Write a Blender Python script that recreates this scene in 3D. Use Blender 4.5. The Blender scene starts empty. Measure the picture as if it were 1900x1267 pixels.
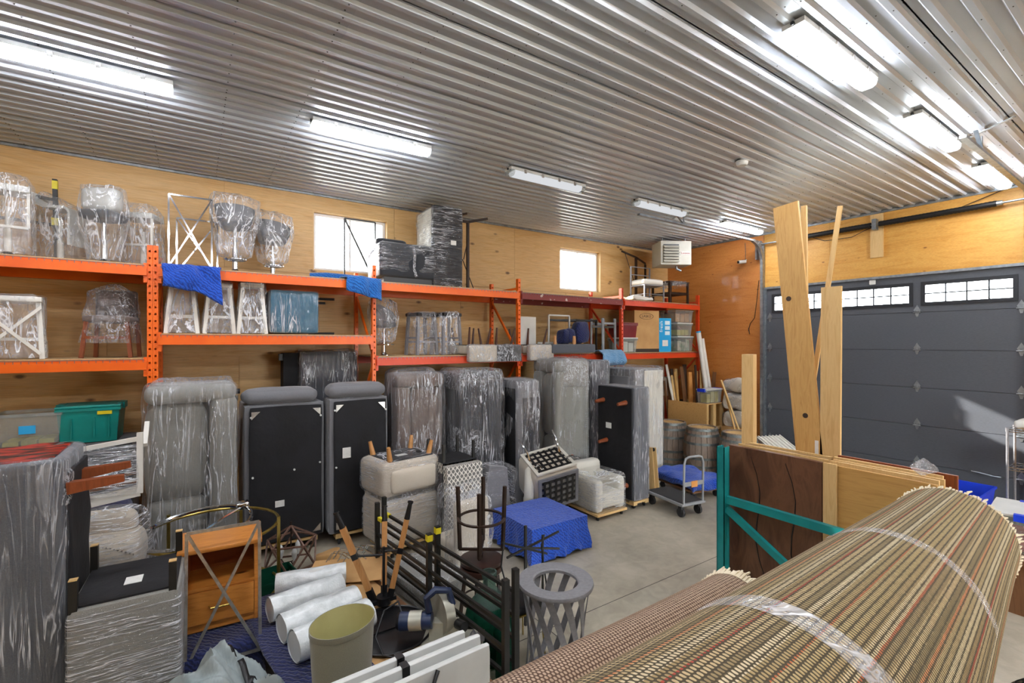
import bpy, bmesh, math, random
from mathutils import Vector, Matrix, noise
R = math.radians
random.seed(7)
sc = bpy.context.scene
COL = sc.collection

# ------------------------------------------------------------------ camera, world, sun, exposure
CZ = 2.55
FPX = 875.0
AZ = R(56.14)
CA, SA = math.cos(AZ), math.sin(AZ)
cd = bpy.data.cameras.new('camera')
cam = bpy.data.objects.new('camera', cd)
COL.objects.link(cam)
cam.location = (0, 0, CZ)
cam.rotation_euler = (R(90), 0, AZ - R(90))
cd.sensor_width = 36
cd.lens = 36 * FPX / 1900
cd.shift_y = 1.5 / 1900
cd.clip_start = 0.02
sc.camera = cam

w = bpy.data.worlds.new('daylight')
sc.world = w
w.use_nodes = True
bg = w.node_tree.nodes['Background']
bg.inputs[0].default_value = (0.86, 0.93, 1.0, 1)
bg.inputs[1].default_value = 12

sd = bpy.data.lights.new('sun', 'SUN')
sd.energy = 14
sd.angle = R(0.6)
sd.color = (1, 0.95, 0.88)
so = bpy.data.objects.new('sun', sd)
COL.objects.link(so)
so.rotation_euler = Vector((1, -2.35, -1.17)).to_track_quat('-Z', 'Y').to_euler()

vs = sc.view_settings
vs.view_transform = 'Standard'
vs.look = 'None'
vs.exposure = 1.1
vs.gamma = 1
vs.use_curve_mapping = False
LAMP = 32.0
sc.cycles.transparent_max_bounces = 12
sc.cycles.max_bounces = 5
sc.cycles.diffuse_bounces = 3
sc.cycles.glossy_bounces = 3
sc.cycles.caustics_reflective = False
sc.cycles.caustics_refractive = False
sc.cycles.use_denoising = True
sc.cycles.use_adaptive_sampling = True
sc.cycles.adaptive_threshold = 0.045
sc.cycles.sample_clamp_indirect = 6

# ------------------------------------------------------------------ where things stand: survey helpers
def ray(px, py):
    u = (px - 950) / FPX
    return Vector((CA + SA * u, SA - CA * u, (635 - py) / FPX))
def G(px, py, z=0.0):
    r = ray(px, py); t = (z - CZ) / r.z
    return Vector((r.x * t, r.y * t, z))
def PY(px, py, Y):
    r = ray(px, py); t = Y / r.y
    return Vector((r.x * t, Y, CZ + r.z * t))
def PX(px, py, X):
    r = ray(px, py); t = X / r.x
    return Vector((X, r.y * t, CZ + r.z * t))
def PD(px, py, d):
    r = ray(px, py)
    return Vector((r.x * d, r.y * d, CZ + r.z * d))

# ------------------------------------------------------------------ mesh builder
class MB:
    def __init__(s):
        s.v = []; s.f = []; s.uv = {}
    def add(s, vs, fs, M=None, uv=None):
        b = len(s.v)
        s.v += [(M @ Vector(p)) if M else Vector(p) for p in vs]
        for i, f in enumerate(fs):
            if uv: s.uv[len(s.f)] = uv[i]
            s.f.append([b + k for k in f])
        return s
    def box(s, x0, y0, z0, x1, y1, z1, M=None):
        return s.add([(x0,y0,z0),(x1,y0,z0),(x1,y1,z0),(x0,y1,z0),(x0,y0,z1),(x1,y0,z1),(x1,y1,z1),(x0,y1,z1)],
              [(0,3,2,1),(4,5,6,7),(0,1,5,4),(1,2,6,5),(2,3,7,6),(3,0,4,7)], M)
    def bar(s, p0, p1, w, h=None, up=(0,0,1)):
        h = h or w
        p0, p1 = Vector(p0), Vector(p1); d = p1 - p0; L = d.length
        if L < 1e-6: return s
        d /= L; up = Vector(up)
        if abs(d.dot(up)) > .98: up = Vector((0,1,0))
        x = d.cross(up).normalized(); y = x.cross(d)
        M = Matrix(((x.x, y.x, d.x, p0.x),(x.y, y.y, d.y, p0.y),(x.z, y.z, d.z, p0.z),(0,0,0,1)))
        return s.box(-w/2, -h/2, 0, w/2, h/2, L, M)
    def cyl(s, p0, p1, r0, r1=None, n=12, caps=True):
        r1 = r0 if r1 is None else r1
        return s.tube([p0, p1], [r0, r1], n, caps=caps)
    def tube(s, path, r, n=8, closed=False, caps=True):
        path = [Vector(p) for p in path]; N = len(path)
        rs = r if isinstance(r, (list, tuple)) else [r]*N
        V = []; Fs = []; px = None
        for i, p in enumerate(path):
            if closed: t = path[(i+1) % N] - path[i-1]
            else: t = path[min(i+1, N-1)] - path[max(i-1, 0)]
            t = t.normalized()
            if px is None:
                up = Vector((0,0,1)) if abs(t.z) < .9 else Vector((1,0,0))
                px = t.cross(up).normalized()
            else:
                px = (px - t * px.dot(t)).normalized()
            py = t.cross(px)
            for k in range(n):
                a = 2*math.pi*(k+.5)/n
                V.append(p + (px*math.cos(a) + py*math.sin(a))*rs[i])
        for i in range(N if closed else N-1):
            j = (i+1) % N
            for k in range(n):
                l = (k+1) % n
                Fs.append((i*n+k, i*n+l, j*n+l, j*n+k))
        if caps and not closed:
            Fs.append(tuple(reversed(range(n)))); Fs.append(tuple((N-1)*n+k for k in range(n)))
        return s.add(V, Fs)
    def lathe(s, prof, n=24, M=None, closed=False):
        V = []; Fs = []
        for r, z in prof:
            for k in range(n):
                a = 2*math.pi*k/n; V.append((r*math.cos(a), r*math.sin(a), z))
        P = len(prof)
        for i in range(P if closed else P-1):
            j = (i+1) % P
            for k in range(n):
                l = (k+1) % n
                Fs.append((i*n+k, i*n+l, j*n+l, j*n+k))
        if not closed:
            if prof[0][0] > 1e-4 and prof[0][0] < 9: Fs.append(tuple(reversed(range(n))))
            Fs.append(tuple((P-1)*n+k for k in range(n)))
        return s.add(V, Fs, M)
    def ring(s, ctr, r, rt, n=48, m=8, normal=(0,0,1)):
        q = Vector(normal).normalized().to_track_quat('Z', 'Y')
        c = Vector(ctr)
        return s.tube([c + q @ Vector((r*math.cos(2*math.pi*i/n), r*math.sin(2*math.pi*i/n), 0)) for i in range(n)], rt, m, closed=True)
    def prism(s, poly, h, M=None):
        n = len(poly)
        V = [(x, y, 0) for x, y in poly] + [(x, y, h) for x, y in poly]
        Fs = [tuple(reversed(range(n))), tuple(range(n, 2*n))] + [(i, (i+1)%n, n+(i+1)%n, n+i) for i in range(n)]
        return s.add(V, Fs, M)
    def gbox(s, c, size, r=.05, n=6, amp=0, sc_=3.0, M=None, seed=0, puff=0):
        """rounded box; amp = soft unevenness, puff = bulging faces"""
        hx, hy, hz = size[0]/2, size[1]/2, size[2]/2
        r = min(r, hx*.98, hy*.98, hz*.98); c = Vector(c); idx = {}; V = []; Fs = []
        def cs(k):
            t = k/n*2-1
            return math.copysign(1-(1-abs(t))**1.6, t) if r > 0 else t
        def vert(i, j, k):
            key = (i, j, k)
            if key in idx: return idx[key]
            a, b, e = cs(i), cs(j), cs(k)
            p = Vector((a*hx, b*hy, e*hz))
            q = Vector((max(-hx+r, min(hx-r, p.x)), max(-hy+r, min(hy-r, p.y)), max(-hz+r, min(hz-r, p.z))))
            d = p - q
            p2 = q + d.normalized()*r if d.length > 1e-6 else p
            if puff:
                ax = [abs(a), abs(b), abs(e)]
                m = ax.index(max(ax)); o = [t for t in range(3) if t != m]
                g = (1-[a,b,e][o[0]]**2)*(1-[a,b,e][o[1]]**2)
                p2[m] += math.copysign(puff*g, [a,b,e][m])
            p2 = p2 + c
            if amp:
                nv = noise.noise_vector(p2*sc_ + Vector((seed*7.1, seed*3.3, seed*1.7)))
                p2 = p2 + nv*amp
            idx[key] = len(V); V.append(p2); return idx[key]
        for i in range(n):
            for j in range(n):
                Fs.append((vert(i,j,0), vert(i,j+1,0), vert(i+1,j+1,0), vert(i+1,j,0)))
                Fs.append((vert(i,j,n), vert(i+1,j,n), vert(i+1,j+1,n), vert(i,j+1,n)))
                Fs.append((vert(i,0,j), vert(i+1,0,j), vert(i+1,0,j+1), vert(i,0,j+1)))
                Fs.append((vert(i,n,j), vert(i,n,j+1), vert(i+1,n,j+1), vert(i+1,n,j)))
                Fs.append((vert(0,i,j), vert(0,i,j+1), vert(0,i+1,j+1), vert(0,i+1,j)))
                Fs.append((vert(n,i,j), vert(n,i+1,j), vert(n,i+1,j+1), vert(n,i,j+1)))
        return s.add(V, Fs, M)
    def grid(s, fn, nu, nv, cu=False, uvs=None):
        """fn(a,b) a,b in 0..1"""
        V = []; Fs = []; U = []
        cols = nu if cu else nu+1
        for j in range(nv+1):
            for i in range(cols):
                V.append(fn(i/nu, j/nv))
        for j in range(nv):
            for i in range(nu):
                i2 = (i+1) % cols if cu else i+1
                Fs.append((j*cols+i, j*cols+i2, (j+1)*cols+i2, (j+1)*cols+i))
                if uvs:
                    su, sv = uvs
                    U.append([(i/nu*su, j/nv*sv), ((i+1)/nu*su, j/nv*sv), ((i+1)/nu*su, (j+1)/nv*sv), (i/nu*su, (j+1)/nv*sv)])
        return s.add(V, Fs, None, U or None)
    def mesh(s, name, ang=38):
        me = bpy.data.meshes.new(name)
        me.from_pydata([tuple(p) for p in s.v], [], s.f)
        if s.uv:
            ul = me.uv_layers.new(name='uv')
            for p in me.polygons:
                u = s.uv.get(p.index)
                if u:
                    for k, li in enumerate(p.loop_indices): ul.data[li].uv = u[k]
        if ang:
            me.shade_smooth()
            me.set_sharp_from_angle(angle=R(ang))
        me.update()
        return me

def link(name, data, m=None, parent=None):
    o = bpy.data.objects.new(name, data)
    COL.objects.link(o)
    if m is not None and data is not None: data.materials.append(m)
    if parent is not None: o.parent = parent
    return o
def part(t, name, mb, m, label=None, ang=38, kind=None):
    o = link(name, mb.mesh(name, ang), m, t)
    if label: o['label'] = label
    if kind: o['kind'] = kind
    return o
def thing(name, label, cat, loc=(0,0,0), rz=0, group=None, rot=None):
    o = link(name, None)
    o.empty_display_size = .1
    o.location = loc
    o.rotation_euler = rot or (0, 0, rz)
    o['label'] = label; o['category'] = cat
    if group: o['group'] = group
    return o
def solo(name, mb, m, label, cat, loc=(0,0,0), rz=0, group=None, ang=38, rot=None):
    o = link(name, mb.mesh(name, ang), m)
    o.location = loc; o.rotation_euler = rot or (0, 0, rz)
    o['label'] = label; o['category'] = cat
    if group: o['group'] = group
    return o
def struct(name, mb, m, ang=38):
    o = link(name, mb.mesh(name, ang) if mb else None, m)
    o['kind'] = 'structure'
    return o

# ------------------------------------------------------------------ materials
def H(h):
    h = h.lstrip('#'); r = []
    for i in (0, 2, 4):
        c = int(h[i:i+2], 16)/255
        r.append(c/12.92 if c <= .04045 else ((c+.055)/1.055)**2.4)
    return (*r, 1)
class NT:
    def __init__(s, name):
        s.m = bpy.data.materials.new(name); s.m.use_nodes = True
        s.t = s.m.node_tree; s.n = s.t.nodes
        s.b = s.n['Principled BSDF']; s.out = s.n['Material Output']
    def node(s, ty, ins=None, **kw):
        n = s.n.new(ty)
        for k, v in kw.items(): setattr(n, k, v)
        for k, v in (ins or {}).items():
            if isinstance(v, bpy.types.NodeSocket): s.t.links.new(v, n.inputs[k])
            else: n.inputs[k].default_value = v
        return n
    def lk(s, a, b): s.t.links.new(a, b)
    def math(s, op, a, b=0.0, c=0.0, clamp=False):
        n = s.node('ShaderNodeMath', {0: a, 1: b, 2: c}, operation=op); n.use_clamp = clamp
        return n.outputs[0]
    def vec(s, stretch=(1,1,1), rnd=False, uv=False, rot=None):
        tc = s.node('ShaderNodeTexCoord'); src = tc.outputs['UV' if uv else 'Object']
        if rnd:
            oi = s.node('ShaderNodeObjectInfo')
            k = s.math('MULTIPLY', oi.outputs['Random'], 43.0)
            src = s.node('ShaderNodeVectorMath', {0: src, 1: k}, operation='ADD').outputs[0]
        mp = s.node('ShaderNodeMapping', {'Vector': src, 'Scale': stretch})
        if rot: mp.inputs['Rotation'].default_value = rot
        return mp.outputs[0]
    def noise(s, v, scale=5, detail=4, dist=0, rough=.55):
        return s.node('ShaderNodeTexNoise', {'Vector': v, 'Scale': scale, 'Detail': detail, 'Distortion': dist, 'Roughness': rough}).outputs[0]
    def ramp(s, f, stops):
        n = s.node('ShaderNodeValToRGB', {0: f}); e = n.color_ramp.elements
        while len(e) < len(stops): e.new(.5)
        for i, (p, c) in enumerate(stops):
            e[i].position = p; e[i].color = c if len(c) == 4 else (*c, 1)
        return n.outputs[0]
    def mix(s, f, a, b, mode='MIX'):
        n = s.node('ShaderNodeMix', data_type='RGBA', blend_type=mode)
        for sock, val in ((n.inputs[0], f), (n.inputs[6], a), (n.inputs[7], b)):
            if isinstance(val, bpy.types.NodeSocket): s.lk(val, sock)
            else: sock.default_value = val
        return n.outputs[2]
    def bump(s, h, st=.3, dist=.02):
        s.lk(s.node('ShaderNodeBump', {'Height': h, 'Strength': st, 'Distance': dist}).outputs[0], s.b.inputs['Normal'])
    def set(s, **kw):
        for k, v in kw.items():
            k = k.replace('_', ' ')
            if isinstance(v, bpy.types.NodeSocket): s.lk(v, s.b.inputs[k])
            else: s.b.inputs[k].default_value = v
def pm(name, c1, c2=None, scale=6, stretch=(1,1,1), rough=.6, metal=0, bump=0, bscale=None, bdist=.01, lo=.35, hi=.65, coat=0, rnd=True, spec=.5, sheen=0, detail=5):
    t = NT(name); c1 = H(c1) if isinstance(c1, str) else c1
    t.set(Roughness=rough, Metallic=metal)
    t.b.inputs['Specular IOR Level'].default_value = spec
    if coat: t.b.inputs['Coat Weight'].default_value = coat; t.b.inputs['Coat Roughness'].default_value = .12
    if sheen: t.b.inputs['Sheen Weight'].default_value = sheen
    if c2:
        v = t.vec(stretch, rnd)
        t.set(Base_Color=t.ramp(t.noise(v, scale, detail), [(lo, c1), (hi, H(c2))]))
    else: t.b.inputs['Base Color'].default_value = c1
    if bump:
        t.bump(t.noise(t.vec(stretch, rnd), bscale or scale*3, 4), bump, bdist)
    return t.m
def m_ply(name, c1, c2, kn, stretch=(.35,1.6,2.6), kscale=(1.4,1.4,2.6), kthr=.055, rough=.5, coat=0):
    t = NT(name)
    v = t.vec(stretch, True)
    g = t.noise(v, 3.2, 7, 1.2, .62)
    col = t.ramp(g, [(.3, H(c1)), (.5, H(c2)), (.68, H(c1))])
    fine = t.noise(t.vec((stretch[0]*2, stretch[1]*14, stretch[2]*14), True), 6, 3)
    col = t.mix(.22, col, t.ramp(fine, [(.35, H(kn)), (.6, H(c2))]))
    vo = t.node('ShaderNodeTexVoronoi', {'Vector': t.vec(kscale, True), 'Scale': 2.2, 'Randomness': 1.0})
    k = t.ramp(vo.outputs['Distance'], [(0, (1,1,1)), (kthr*.6, (1,1,1)), (kthr*1.5, (0,0,0))])
    col = t.mix(t.math('MULTIPLY', k, .85), col, H(kn))
    big = t.noise(t.vec((.5,.5,.5), True), 1.3, 2)
    col = t.mix(t.math('MULTIPLY', big, .35), col, H(c2), 'MULTIPLY')
    t.set(Base_Color=col, Roughness=rough)
    t.b.inputs['Coat Weight'].default_value = coat
    t.bump(fine, .12, .004)
    return t.m
def m_wood(name, c1, c2, stretch=(6,6,.6), scale=3, rough=.5, knots=None, coat=0):
    t = NT(name); v = t.vec(stretch, True)
    n = t.noise(v, scale, 8, 1.8, .6)
    col = t.ramp(n, [(.28, H(c1)), (.5, H(c2)), (.72, H(c1))])
    if knots:
        vo = t.node('ShaderNodeTexVoronoi', {'Vector': t.vec([max(.8, k*.32) for k in stretch], True), 'Scale': 1.7})
        k = t.ramp(vo.outputs['Distance'], [(0, (1,1,1)), (.03, (1,1,1)), (.09, (0,0,0))])
        col = t.mix(k, col, H(knots))
    t.set(Base_Color=col, Roughness=rough)
    t.b.inputs['Coat Weight'].default_value = coat
    t.bump(n, .12, .004)
    return t.m
def m_fabric(name, c1, c2, scale=260, rough=.95, bump=.25, sheen=.3):
    t = NT(name); v = t.vec((1,1,1), True)
    f = t.noise(v, scale, 2); l = t.noise(v, 5, 3)
    col = t.ramp(f, [(.35, H(c1)), (.65, H(c2))])
    col = t.mix(t.math('MULTIPLY', l, .25), col, H(c1))
    t.set(Base_Color=col, Roughness=rough)
    t.b.inputs['Sheen Weight'].default_value = sheen
    t.bump(f, bump, .003)
    return t.m
def m_film(name, stretch=(1,1,6), dens=.12, streak=.5, tint='#f4f6fa', sc_=5, lo=.03, rough=.16):
    t = NT(name); v = t.vec(stretch, True)
    n1 = t.noise(v, sc_, 3, 1.2, .6)
    n2 = t.noise(t.vec((1,1,1), True), 2.2, 1)
    ridge = t.ramp(t.math('ABSOLUTE', t.math('SUBTRACT', n1, .5)), [(0, (1,1,1)), (lo*.35, (.55,.55,.55)), (lo, (0,0,0))])
    mask = t.ramp(n2, [(.36, (.08,.08,.08)), (.56, (1,1,1))])
    fac = t.math('MULTIPLY_ADD', t.math('MULTIPLY', ridge, mask), streak, dens, True)  # wrinkle lines, their highlights painted in as whitish streaks
    lw = t.node('ShaderNodeLayerWeight', {'Blend': .22}).outputs['Fresnel']
    fac = t.math('ADD', fac, t.math('MULTIPLY', lw, .16), 0, True)
    t.set(Base_Color=H(tint), Roughness=rough)
    t.b.inputs['Specular IOR Level'].default_value = .9
    bp = t.node('ShaderNodeBump', {'Height': n1, 'Strength': 1.0, 'Distance': .05}).outputs[0]
    t.lk(bp, t.b.inputs['Normal'])
    gl = t.node('ShaderNodeBsdfGlossy', {'Color': (1,1,1,1), 'Roughness': .12, 'Normal': bp})
    tr = t.node('ShaderNodeBsdfTransparent', {'Color': (.97,.97,.97,1)})
    base = t.node('ShaderNodeMixShader', {0: .045, 1: tr.outputs[0], 2: gl.outputs[0]})
    mx = t.node('ShaderNodeMixShader', {0: fac, 1: base.outputs[0], 2: t.b.outputs[0]})
    t.lk(mx.outputs[0], t.out.inputs[0])
    return t.m
def m_emit(name, col, st):
    t = NT(name)
    e = t.node('ShaderNodeEmission', {0: H(col), 1: st})
    t.lk(e.outputs[0], t.out.inputs[0]); return t.m
def m_glass(name, tint=(1,1,1,1), gl=.12, rough=.02):
    t = NT(name)
    tr = t.node('ShaderNodeBsdfTransparent', {'Color': tint})
    g = t.node('ShaderNodeBsdfGlossy', {'Roughness': rough})
    fr = t.node('ShaderNodeLayerWeight', {'Blend': .3}).outputs['Fresnel']
    mx = t.node('ShaderNodeMixShader', {0: t.math('MULTIPLY_ADD', fr, .7, gl, True), 1: tr.outputs[0], 2: g.outputs[0]})
    t.lk(mx.outputs[0], t.out.inputs[0]); return t.m
def m_plastic_clear(name, tint, dens=.3):
    t = NT(name)
    tr = t.node('ShaderNodeBsdfTransparent', {'Color': H(tint)})
    t.set(Base_Color=H(tint), Roughness=.2)
    n = t.noise(t.vec((1,1,1)), 4, 3)
    mx = t.node('ShaderNodeMixShader', {0: t.math('MULTIPLY_ADD', n, .2, dens-.1, True), 1: tr.outputs[0], 2: t.b.outputs[0]})
    t.lk(mx.outputs[0], t.out.inputs[0]); return t.m
def m_quilt(name, c1, c2, sc_=26):
    t = NT(name); v = t.vec((1,1,1))
    wv = t.node('ShaderNodeTexWave', {'Vector': v, 'Scale': sc_*.55, 'Distortion': 5.0, 'Detail': 1.0, 'Detail Scale': 2.2})
    wv.bands_direction = 'DIAGONAL'
    n = t.noise(v, 4, 3)
    col = t.ramp(wv.outputs[1], [(.1, H(c1)), (.6, H(c2))])
    col = t.mix(t.math('MULTIPLY', n, .4), col, H(c1))
    t.set(Base_Color=col, Roughness=.85)
    t.b.inputs['Sheen Weight'].default_value = .25
    t.bump(wv.outputs[1], .5, .012)
    return t.m

MT = {}
MT['ply'] = m_ply('plywood_wall', '#d5a965', '#e1bd84', '#4a2810', kscale=(.9,.02,1.7), kthr=.085)
MT['ply_red'] = m_ply('plywood_amber', '#bd7532', '#d08c48', '#6b300c', stretch=(1.6,.35,2.6), kscale=(.02,1.4,2.6), rough=.38, coat=.25)
MT['ply_gold'] = m_ply('plywood_gold', '#cf963f', '#dfae59', '#7a4414', stretch=(1.6,.35,2.6), kscale=(.02,1.2,2.2))
MT['stud'] = pm('bare_timber', '#b98a50', '#c99c60', 8)
MT['lumber'] = m_wood('pine_lumber', '#b98a4a', '#cfa463', knots='#3a1c08')
MT['lumber2'] = m_wood('pale_lumber', '#c9a064', '#d9b67c', knots='#6a4220')
MT['lumber_x'] = m_wood('pine_board_flat', '#c09050', '#d6ac6c', stretch=(.6,6,6))
MT['darkwood'] = m_wood('dark_slab_wood', '#46291c', '#6e4a33', stretch=(2.2,2.2,.5), scale=2.2, rough=.42, knots='#120804')
MT['lumber_y'] = m_wood('pine_panel', '#a97c40', '#c29655', stretch=(6,.5,6))
MT['bronze'] = m_wood('brown_bronze', '#4c362b', '#76584a', rough=.5)
MT['brownwood'] = m_wood('walnut_leg', '#3a2014', '#522f1e', rough=.4)
MT['redwood'] = m_wood('red_brown_leg', '#6b3114', '#87431f', rough=.4)
MT['honey'] = m_wood('honey_pine', '#b56a24', '#d48b3e', stretch=(.8,6,6), rough=.35, knots='#4a220a', coat=.3)
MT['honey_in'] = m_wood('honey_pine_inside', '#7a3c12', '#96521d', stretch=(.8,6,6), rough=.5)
MT['oak'] = m_wood('oak_leg', '#a9733a', '#c48e56', rough=.4)
MT['scrap1'] = m_wood('scrap_brown', '#5b3a24', '#7a5434')
MT['scrap2'] = m_wood('scrap_dark', '#2a211c', '#43342a')
MT['barrelwood'] = m_wood('weathered_barrel', '#7a695b', '#9a8a7b', stretch=(7,7,.6), rough=.8)
MT['hoop'] = pm('barrel_hoop', '#6f7674', '#8b918e', 9, rough=.5, metal=.7)
MT['card'] = pm('cardboard', '#b98d58', '#c79c66', 4, rough=.85)
MT['board_tan'] = pm('particle_board', '#b59568', '#c7a97a', 60, rough=.8)
MT['orange'] = pm('orange_paint', '#ea5f06', '#f26c0c', 3, rough=.38)
MT['red_orange'] = pm('orange_paint_red_cast', '#d3401a', '#dd4a1e', 3, rough=.42)  # orange paint reddened in colour for the hue the light gives it
MT['maroon_paint'] = pm('worn_maroon_paint', '#7f2f2a', '#cfc0b4', 7, (1,1,1.5), rough=.55, lo=.62, hi=.68)
MT['teal_paint'] = pm('teal_paint', '#10797a', '#158a88', 5, rough=.4, bump=.05)
MT['galv'] = pm('galvanised_steel', '#8d959b', '#aab1b6', 14, rough=.35, metal=.85)
MT['wire'] = pm('zinc_wire', '#7d8286', rough=.4, metal=.7)
MT['chrome'] = pm('chrome', '#d8dadc', rough=.08, metal=1)
MT['steel'] = pm('tarnished_steel', '#b3ada4', '#d8d4cd', 20, rough=.3, metal=.9)
MT['brass'] = pm('brushed_brass', '#a88f45', '#b99f55', 20, rough=.28, metal=.9)
MT['black'] = pm('black_metal', '#15140f', '#1d1b18', 8, rough=.45)
MT['rust'] = pm('dark_bronze_metal', '#2a1d16', '#3a291f', 8, rough=.45, metal=.3)
MT['plastic_black'] = pm('black_plastic', '#101012', rough=.35)
MT['white'] = pm('white_paint', '#d9d6cc', '#e4e1d8', 5, rough=.45)
MT['white_plastic'] = pm('white_plastic', '#cccdc8', '#d8d9d4', 5, rough=.35)
MT['vinyl'] = pm('vinyl_frame', '#e8e8e6', rough=.3)
MT['grey_metal'] = pm('grey_powder_coat', '#7b7a7d', '#878689', 40, rough=.45)
MT['grey_paint'] = pm('grey_paint', '#85888a', '#95989a', 6, rough=.5)
MT['doorgrey'] = pm('door_charcoal', '#4b4e54', '#555960', 30, (1,1,12), rough=.42, bump=.08)
MT['doorframe'] = pm('door_window_trim', '#23262b', rough=.4)
MT['heater'] = pm('heater_enamel', '#b9b6a8', '#c2bfb2', 5, rough=.4)
MT['f_lgrey'] = m_fabric('light_grey_upholstery', '#7a7973', '#95948d')
MT['f_grey'] = m_fabric('grey_upholstery', '#67676a', '#7f7f82')
MT['f_slate'] = m_fabric('slate_upholstery', '#474a50', '#5b5e65')
MT['f_dark'] = m_fabric('charcoal_upholstery', '#26282c', '#34373c')
MT['f_brown'] = m_fabric('taupe_upholstery', '#5f524c', '#776860')
MT['f_cream'] = m_fabric('cream_upholstery', '#b7ad9c', '#cabfae')
MT['f_white'] = m_fabric('off_white_upholstery', '#c9c5b8', '#dad6c9')
MT['f_blue'] = m_fabric('steel_blue_upholstery', '#215870', '#2c6a84')
MT['dust'] = pm('black_dust_cloth', '#0d0d0f', '#16161a', 3, rough=.8, bump=.25, bscale=4, bdist=.05)
MT['quilt'] = m_quilt('blue_quilt', '#083592', '#1155c6')
MT['quilt_navy'] = m_quilt('navy_quilt', '#0d1640', '#18245c')
MT['quilt_light'] = m_quilt('light_blue_quilt', '#4f7fa8', '#7fadd0')
MT['quilt_sky'] = m_quilt('sky_quilt', '#0d4f96', '#1a6fc0')
MT['film'] = m_film('stretch_film', (1,1,.07), .035, .62, sc_=13, lo=.04)
MT['film_h'] = m_film('stretch_film_bands', (.18,.18,3.4), .03, .85, sc_=10, lo=.04)
MT['film_bag'] = m_film('poly_bag', (1,1,.3), .11, .65, sc_=7, lo=.04, rough=.22)
MT['film_thick'] = m_film('crumpled_film', (1,1,.5), .06, .6, sc_=14, lo=.05)
MT['tape'] = m_film('clear_tape', (1,1,1), .06, .3, sc_=6, lo=.04)
MT['bubble'] = pm('bubble_wrap', '#c9cfce', '#e6eaea', 11, (1,1,1), rough=.3, bump=.35, bscale=70, bdist=.012, coat=.4)
MT['lamp_on'] = m_emit('lit_diffuser', '#f6f8ff', LAMP)
MT['lamp_dim'] = m_emit('dim_diffuser', '#eef0f4', LAMP*.012)
MT['lens'] = m_plastic_clear('clear_lens', '#e6e8e6', .25)
MT['glass'] = m_glass('window_glass')
MT['glass_green'] = m_plastic_clear('green_glass', '#2f7f63', .25)
MT['glass_clear'] = m_plastic_clear('clear_glass', '#a9c4b8', .16)
MT['tote_clear'] = m_plastic_clear('clear_tote', '#eff1ef', .14)
MT['paper'] = pm('paper_label', '#d9d8d2', '#e4e3dd', 30, rough=.7)
MT['yellow'] = pm('yellow_tape', '#d9c71c', '#e3d22c', 9, rough=.4)
MT['tealtote'] = pm('teal_tote', '#067a72', '#088a80', 3, rough=.38)
MT['maroon'] = pm('maroon_tote', '#6b1c20', '#7a2427', 3, rough=.35)
MT['bluebin'] = pm('blue_bin', '#0b35c4', '#1243da', 3, rough=.35)
MT['bluebox'] = pm('sky_blue_carton', '#1aa0dc', '#2aabe4', 3, rough=.6)
MT['ink'] = pm('dark_print', '#3a3028', rough=.8)
MT['inkw'] = pm('white_print', '#dff1f8', rough=.8)
MT['inkr'] = pm('red_print', '#a8322a', rough=.7)
MT['tarp'] = pm('grey_tarpaulin', '#7f8a8a', '#97a1a0', 5, rough=.42, bump=.2, bscale=7, bdist=.02)
MT['shade'] = m_fabric('linen_shade', '#77745f', '#8a8772', scale=420)
MT['shade_in'] = pm('shade_lining', '#b5ae75', '#bfb980', 4, rough=.7)
MT['saw_blue'] = pm('saw_blue', '#14233f', '#1b2d4f', 9, rough=.4)
MT['saw_alu'] = pm('cast_aluminium', '#a7a595', '#b9b7a8', 9, rough=.4, metal=.4)
MT['seat_brown'] = pm('brown_leather', '#2a1712', '#3a221a', 8, rough=.35)
MT['rubber'] = pm('grey_rubber', '#2b2b2c', rough=.7)
MT['rubber_strip'] = pm('loom_black', '#0e0e0f', rough=.5)
MT['redcloth'] = pm('red_black_print', '#a8281c', '#151112', 4, (1.2,3,1), rough=.35, lo=.45, hi=.55)
MT['stuff_mix'] = pm('mixed_contents', '#6f8a68', '#c9bfae', 9, rough=.7, lo=.4, hi=.6)
MT['stuff_yel'] = pm('yellow_contents', '#b9a233', '#d8c766', 6, rough=.7)
MT['stuff_teal'] = pm('teal_contents', '#0d5a58', '#1c2a38', 9, rough=.7)
MT['stuff_org'] = pm('orange_contents', '#c9873f', '#d99a55', 6, rough=.7)
MT['fringe'] = pm('cream_fringe', '#c9b99a', '#d8cbb0', 20, rough=.9)

t = NT('concrete_floor')
v = t.vec((1,1,1))
n1 = t.noise(v, .9, 6, .6); n2 = t.noise(v, 7, 5, .8); n3 = t.noise(v, 60, 3)
col = t.ramp(n1, [(.3, H('#9a917e')), (.55, H('#b5ab96')), (.75, H('#c6bca6'))])
col = t.mix(.35, col, t.ramp(n2, [(.35, H('#6f6a61')), (.65, H('#aaa497'))]))
t.set(Base_Color=col, Roughness=t.math('MULTIPLY_ADD', n2, .35, .22))
t.bump(n3, .05, .004)
MT['concrete'] = t.m

t = NT('ribbed_ceiling_steel')
v = t.vec((.25,2,2), True); n1 = t.noise(v, 2.5, 3)
t.set(Base_Color=t.ramp(n1, [(.3, H('#b6bec8')), (.7, H('#ccd3da'))]), Metallic=.3, Roughness=t.math('MULTIPLY_ADD', n1, .16, .26))
MT['ceil'] = t.m

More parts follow.
